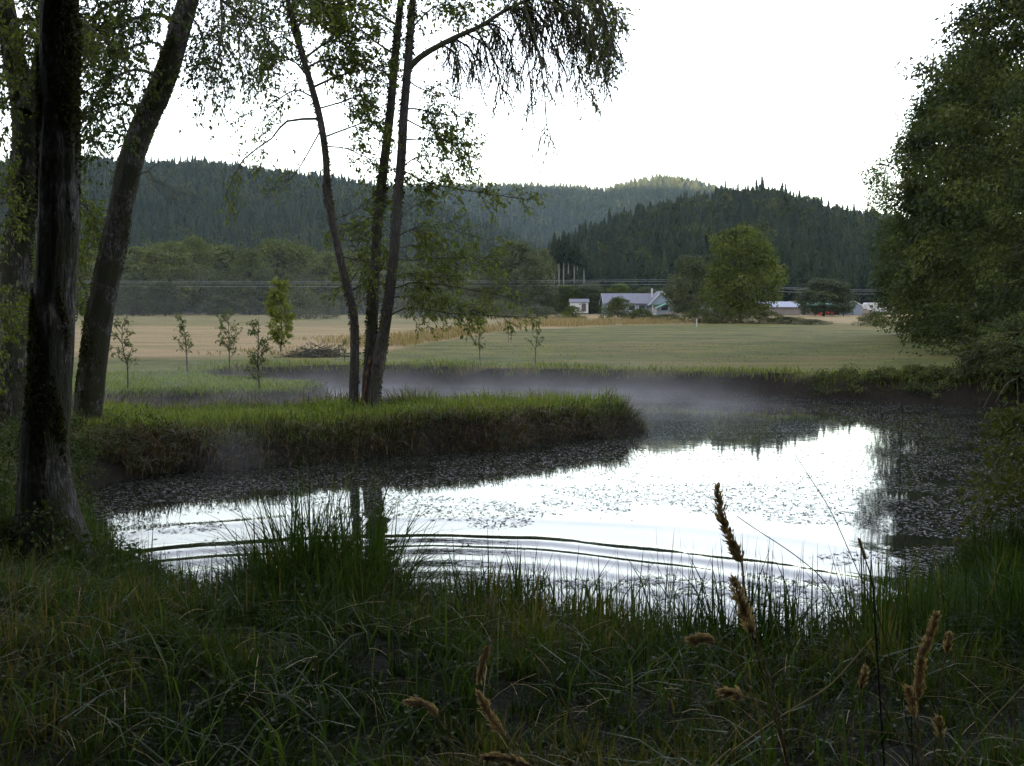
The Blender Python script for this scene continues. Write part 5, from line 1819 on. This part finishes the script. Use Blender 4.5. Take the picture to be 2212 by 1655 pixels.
# the thick tall clump left of the middle, and a thicker fringe along the shore
ty = np.concatenate([ty, 6.45 + rgG.normal(size=170) * 0.34, rgG.uniform(5.4, 8.6, 900)])
tx = np.concatenate([tx, -1.13 + rgG.normal(size=170) * 0.26, rgG.uniform(-3.4, 4.0, 900)])
sd0 = S(tx, ty)
kk = (np.arange(len(tx)) < nt_ + 170) | ((sd0 > 0) & (sd0 < 0.9))
tx, ty = tx[kk], ty[kk]
td = S(tx, ty)
k = td > -0.05
tx, ty, td = tx[k], ty[k], td[k]
cl = fbm(tx * 0.8 + 50, ty * 0.8 + 50, 3)
cl2 = fbm(tx * 1.7 + 5, ty * 1.7 + 15, 2)
shore = 1 - sstep(0.2, 1.9, td)
th_ = (0.23 + 0.32 * shore + 0.06 * sstep(2, 3.2, tx)) * (0.5 + 1.0 * cl) * rgG.uniform(0.6, 1.4, len(tx))
th_ *= 1 + 0.95 * np.exp(-(((tx + 1.13) / 0.46) ** 4 + ((ty - 6.6) / 0.7) ** 2))
th_ *= 1 - 0.3 * np.exp(-(((tx + 2.4) / 0.6) ** 2 + ((ty - 8.0) / 0.9) ** 2))
th_ *= 0.62 + 0.38 * sstep(4.0, 5.6, ty)
th_ *= 1 - 0.36 * sstep(2.0, 2.8, tx) * sstep(5.5, 6.8, ty)
per = (23 + 28 * rgG.random(len(tx)) * (0.6 + cl2)).astype(int)
ix = np.repeat(np.arange(len(tx)), per)
N = len(ix)
a = rgG.uniform(0, 6.283, N)
rr = np.abs(rgG.normal(size=N)) * 0.05 + 0.005
x = tx[ix] + np.cos(a) * rr
y = ty[ix] + np.sin(a) * rr
d = S(x, y)
hh = th_[ix] * rgG.uniform(0.35, 1.35, N)
inclump = np.exp(-(((tx + 1.13) / 0.5) ** 2 + ((ty - 6.6) / 0.7) ** 2))[ix]
bend = np.clip(rgG.normal(size=N) * 0.38 + 0.66 - 0.26 * shore[ix] + 0.25 * inclump, 0.06, 1.6)
w = rgG.uniform(0.003, 0.0085, N) * (1 + 0.6 * shore[ix])
tint = np.clip(rgG.random(N) * 0.4 + (cl2[ix] - 0.5) * 0.9 + 0.12 + np.where(rgG.random(N) < 0.05 + 0.35 * sstep(0.52, 0.66, fbm(tx * 0.9 + 80, ty * 0.9 + 3, 2))[ix] * (1 - shore[ix]), 0.55, 0), 0, 1)
blades(mb, np.stack([x, y, Hd(x, y, np.maximum(d, 0.0)) - 0.03], 1), hh, w, a + rgG.normal(size=N) * 0.5, bend, rgG, tint)
tag(mb.build("near_bank_grass", M_GRASS), "long dark green grass covering the near bank", "grass", kind="stuff")

# longer arching leaves that catch the light
mb = MB()
n = 2300
y = 2.4 + 5.2 * rgG.random(n)
x = rgG.uniform(-0.56, 0.62, n) * y
d = S(x, y)
k = (d > 0.02) & (fbm(x * 1.3 + 60, y * 1.3 + 20, 2) > 0.42)
x, y, d = x[k], y[k], d[k]
N = len(x)
blades(mb, np.stack([x, y, Hd(x, y, d)], 1), rgG.uniform(0.22, 0.5, N) * (1 + 0.35 * (1 - sstep(0.2, 1.4, d))), rgG.uniform(0.005, 0.011, N), rgG.uniform(0, 6.283, N), rgG.uniform(0.3, 1.2, N), rgG)
tag(mb.build("arching_grass", M_GLOSS), "broader arching grass leaves standing out of the near bank", "grass", kind="stuff")

# fallen straw and small clover-like leaves in the grass
mb = MB()
n = 900
y = 2.2 + 5 * rgG.random(n)
x = rgG.uniform(-0.58, 0.58, n) * y
z = H(x, y) + rgG.uniform(0.02, 0.16, n)
a = rgG.uniform(0, 6.283, n)
L = rgG.uniform(0.08, 0.3, n)
s = np.linspace(0, 1, 4)[None, :, None]
Q = np.stack([x, y, z], 1)[:, None, :] + (np.stack([np.cos(a), np.sin(a), rgG.normal(size=n) * 0.25], 1) * L[:, None])[:, None, :] * s
Q[..., 2] -= 0.25 * L[:, None] * (s[..., 0] - 0.3) ** 2
tubes(mb, Q, np.full((n, 4), 0.0011), 3, rgG.random(n))
tag(mb.build("fallen_straw", M_STRAW), "pale dead straw lying through the near grass", "straw", kind="stuff")
mb = MB()
for k in range(160):
    yb = 2.6 + 4.6 * rgG.random()
    xb = rgG.uniform(-0.5, 0.5) * yb
    g = ground_pt(xb, yb)
    n = rgG.integers(6, 16)
    pos = g + np.stack([rgG.normal(size=n) * 0.09, rgG.normal(size=n) * 0.09, rgG.uniform(0.03, 0.24, n)], 1)
    leaf_faces(mb, pos, rgG.normal(size=(n, 3)) * [1, 1, 0.3], rgG.uniform(0.014, 0.032, n), rgG, 0.8, 0.8)
tag(mb.build("clover", M_IVY), "small round-leaved weeds among the near grass", "weeds", kind="stuff")


# ------------------------------------------------------------------ seed stalks and dry stems in front
def stalk(pts, Y, label, head=None, hw=0.010, r=0.0013, mat=None, cat="grass stalk", group="dry stalks in the foreground grass"):
    """pts from the tip to the base (photo units); head = how many of the first points carry seed"""
    w = [at(a, b, Y) for a, b in pts]
    dv_ = norm(w[-1] - w[-2])
    fall = (w[-1][2] - 1.0) / max(-dv_[2], 0.75)
    g = ground_pt(w[-1][0] + dv_[0] * fall, w[-1][1] + 0.02)
    path = catmull(w + [(w[-1] + g) / 2, g], 44)
    root = thing("grass_stalk", g, label, cat, group)
    mb = MB()
    tubes(mb, path[None], np.linspace(r * 0.6, r * 1.2, 44)[None], 5, rgG.uniform(0, 1))
    mb.build("stem", mat or M_STRAW, root)
    if head:
        rg = np.random.default_rng(int(pts[0][0] * 7 + pts[0][1]))
        hp = catmull(w[:head], 24)
        ln = np.linalg.norm(np.diff(hp, axis=0), axis=1).sum()
        n = int(430 * ln / 0.08)
        t = rg.random(n)
        lob = (0.32 + 0.75 * np.abs(np.sin(t * math.pi * max(2, round(ln / 0.035))))) * np.minimum(1, 0.25 + t * 3) * np.minimum(1, (1.04 - t) * 7)
        i = np.minimum((t * 23).astype(int), 22)
        f = (t * 23 - i)[:, None]
        c = hp[i] * (1 - f) + hp[i + 1] * f
        tan = norm(hp[i] - hp[i + 1])
        rn = norm(rg.normal(size=(n, 3)))
        c = c + rn * (0.8 * hw * lob * rg.uniform(0.1, 1.0, n))[:, None]
        d = tan * 0.9 + rn * 0.45
        mh = MB()
        leaf_faces(mh, c, d, rg.uniform(0.006, 0.014, n), rg, 0.2, 0.30)
        mh.build("seed_head", M_SEED, root)
    return root


stalk([(1549, 1056), (1560, 1120), (1576, 1160), (1590, 1190), (1601, 1216), (1606, 1250), (1614, 1300), (1640, 1400), (1675, 1520), (1700, 1660)], 1.45, "tall stalk with the highest brown seed head standing against the bright water", 5, 0.0095)
stalk([(1585, 1254), (1600, 1295), (1612, 1330), (1626, 1372), (1640, 1430), (1672, 1540), (1712, 1690)], 1.40, "stalk with a plump brown seed head just below the highest one", 4, 0.011)
stalk([(2022, 1330), (2008, 1375), (1990, 1420), (1986, 1470), (1982, 1512), (1984, 1570), (1998, 1700)], 1.55, "stalk with a long lumpy tan seed head near the lower right corner", 5, 0.0095)
stalk([(1963, 1490), (1970, 1520), (1976, 1552), (1984, 1620), (1992, 1720)], 1.5, "short tan seed head just left of the long lumpy one", 3, 0.008)
stalk([(1496, 1382), (1520, 1379), (1546, 1386), (1590, 1420), (1640, 1560), (1660, 1720)], 1.45, "brown seed head lying level left of the two tall ones", 3, 0.0085)
stalk([(1564, 1496), (1585, 1498), (1606, 1506), (1650, 1530), (1690, 1590), (1710, 1720)], 1.40, "small brown seed head lying level, lower of the two level ones", 3, 0.008)
stalk([(1035, 1500), (1050, 1530), (1066, 1558), (1092, 1592), (1102, 1640), (1112, 1730)], 1.7, "tan seed head leaning left at the bottom centre", 4, 0.009)
stalk([(880, 1516), (905, 1517), (930, 1528), (946, 1550), (975, 1610), (996, 1720)], 1.8, "drooping tan seed head left of the bottom centre", 4, 0.008)
stalk([(2028, 1555), (2030, 1575), (2033, 1596), (2040, 1650), (2046, 1730)], 1.5, "short blunt seed head at the lower right", 3, 0.008)
stalk([(2049, 1372), (2047, 1390), (2044, 1410), (2030, 1480), (2020, 1600), (2016, 1720)], 1.6, "thin pale seed head right of the long lumpy one", 3, 0.006)
stalk([(1048, 1634), (1080, 1636), (1120, 1646), (1150, 1660), (1200, 1720)], 1.5, "seed head cut by the bottom edge near the centre", 4, 0.006)
stalk([(1036, 1466), (1046, 1420), (1056, 1392), (1082, 1376), (1120, 1382), (1166, 1428), (1227, 1535), (1270, 1655), (1290, 1730)], 1.5, "arching straw with a drooping brown tip at the bottom centre", 3, 0.0035, 0.0013)
stalk([(1883, 1379), (1840, 1430), (1784, 1487), (1685, 1549), (1580, 1624), (1500, 1690)], 1.45, "long straw slanting up to the right in the lower right", None, r=0.0015)
stalk([(2230, 1460), (2129, 1572), (2067, 1654), (2020, 1720)], 1.45, "straight straw running out of the right edge", None, r=0.0014)
stalk([(1869, 1449), (1858, 1490), (1842, 1551), (1813, 1654), (1800, 1720)], 1.5, "upright straw between the slanting straws", 2, 0.004)
stalk([(2136, 1379), (2172, 1429), (2190, 1507), (2190, 1600), (2186, 1720)], 1.6, "bent pale straw beside the right edge", None, r=0.0012)
stalk([(1822, 1574), (1890, 1580), (1957, 1592), (2000, 1640)], 1.7, "pale straw lying nearly level at the lower right", None)
stalk([(1718, 983), (1760, 1048), (1800, 1115), (1860, 1250), (1900, 1340), (1930, 1450)], 3.2, "thin bare stem slanting across the bright water", None, r=0.0018, mat=M_HANG)
stalk([(1592, 1115), (1625, 1138), (1726, 1206), (1790, 1270), (1850, 1400)], 3.0, "thin arching stem beginning beside the highest seed head", None, r=0.0018, mat=M_HANG)
stalk([(1951, 874), (1946, 970), (1943, 1064), (1953, 1180), (1960, 1300), (1965, 1420)], 3.4, "thin upright stem in front of the right pond shore", None, r=0.0018, mat=M_HANG)
stalk([(1856, 1166), (1870, 1210), (1884, 1260), (1890, 1340)], 3.4, "dark stem with a small tip near the right shore", 2, 0.003, r=0.003, mat=M_HANG)

# shrub reaching in from the right edge
g = ground_pt(4.45, 8.6)
sr = thing("bank_shrub", g, "yellow-green shrub reaching in at the right edge above the near grass", "shrub")
mb = MB()
rg = np.random.default_rng(950)
crown_cloud(mb, rg, g, 1.25, 0.75, 0.0, 60, 60, 0.35, 0.06, bush)
mb.build("leaves", M_SHRUB, sr)
mb = MB()
ax = catmull([g, g + [0, 0, 0.6], g + [0, 0, 1.0]], 5)[None]
tw = spawn(ax, 26, 0.9, rg, 0, 0.8, 0.35, 0.2, 0.3, 6)
tubes(mb, tw, np.linspace(0.009, 0.003, 6)[None] * np.ones((len(tw), 1)), 4, 0.4)
mb.build("stems", M_LICHEN, sr)

# ------------------------------------------------------------------ air: even haze and the mist on the pond
def vol_box(name, lo, hi, label, dens_nodes, col=(0.97, 0.97, 0.98, 1), aniso=0.45):
    lo = np.array(lo, float)
    hi = np.array(hi, float)
    mb = MB()
    box(mb, (0, 0, 0), hi - lo)
    m, nt, out = new_mat(name)
    pv = nd(nt, "ShaderNodeVolumePrincipled")
    pv.inputs["Color"].default_value = col
    pv.inputs["Anisotropy"].default_value = aniso
    dens_nodes(nt, pv)
    nt.links.new(pv.outputs[0], out.inputs["Volume"])
    o = mb.build(name, m)
    o.location = (lo + hi) / 2
    tag(o, label, "haze", kind="stuff")
    return o, m


def even(nt, pv):
    pv.inputs["Density"].default_value = 0.000065


vol_box("haze", (-5600, -5600, -1.8), (5600, 5600, 376), "thin blue morning haze filling the valley", even, (0.56, 0.73, 1.0, 1), 0.0)


def misty(dens, hs_, scale, size):
    def f(nt, pv):
        tc = nd(nt, "ShaderNodeTexCoord")

        def mth(op, a, b=None, clamp=False):
            n = nd(nt, "ShaderNodeMath", operation=op, use_clamp=clamp)
            for i, v in enumerate((a, b)):
                if v is None:
                    continue
                if isinstance(v, (int, float)):
                    n.inputs[i].default_value = v
                else:
                    nt.links.new(v, n.inputs[i])
            return n.outputs[0]
        no = nd(nt, "ShaderNodeTexNoise", Scale=scale, Detail=3.0, Roughness=0.6)
        nt.links.new(tc.outputs["Object"], no.inputs["Vector"])
        wisp = mth('MULTIPLY', mth('SUBTRACT', no.outputs["Fac"], 0.40), 4.0, True)
        sp_ = nd(nt, "ShaderNodeSeparateXYZ")
        nt.links.new(tc.outputs["Object"], sp_.inputs[0])
        zz = mth('ADD', sp_.outputs[2], size[2] / 2)
        fall = mth('EXPONENT', mth('MULTIPLY', zz, -1.0 / hs_))
        top = mth('SUBTRACT', 1.0, mth('DIVIDE', zz, size[2]), True)
        ex = mth('MULTIPLY', mth('SUBTRACT', 1.0, mth('DIVIDE', mth('ABSOLUTE', sp_.outputs[0]), size[0] / 2)), 3.0, True)
        ey = mth('MULTIPLY', mth('SUBTRACT', 1.0, mth('DIVIDE', mth('ABSOLUTE', sp_.outputs[1]), size[1] / 2)), 4.0, True)
        if size[0] < 5:
            rx = mth('DIVIDE', sp_.outputs[0], size[0] * 0.21)
            ry = mth('DIVIDE', sp_.outputs[1], size[1] * 0.21)
            ex = mth('EXPONENT', mth('MULTIPLY', mth('ADD', mth('MULTIPLY', rx, rx), mth('MULTIPLY', ry, ry)), -1.0))
            ey = 1.0
        d_ = mth('MULTIPLY', mth('MULTIPLY', mth('MULTIPLY', wisp, fall), mth('MULTIPLY', ex, ey)), mth('MULTIPLY', top, dens))
        nt.links.new(d_, pv.inputs["Density"])
    return f


for lo, hi, de, hs_, sc_, lab in (((-120, 70, 0.9), (6, 222, 15), 0.0016, 7.0, 0.03, "faint ground mist in front of the left tree belt"), ((-16, 24.5, 0.02), (8, 38.5, 1.9), 0.15, 0.40, 0.40, "pale mist rising from the pond behind the grassy spit"),
                                  ((-5.7, 16.0, 0.02), (-3.3, 18.4, 1.5), 0.22, 0.8, 0.5, "small puff of mist in front of the spit's dark side")):
    size = np.array(hi) - np.array(lo)
    vol_box("mist", lo, hi, lab, misty(de, hs_, sc_, size))
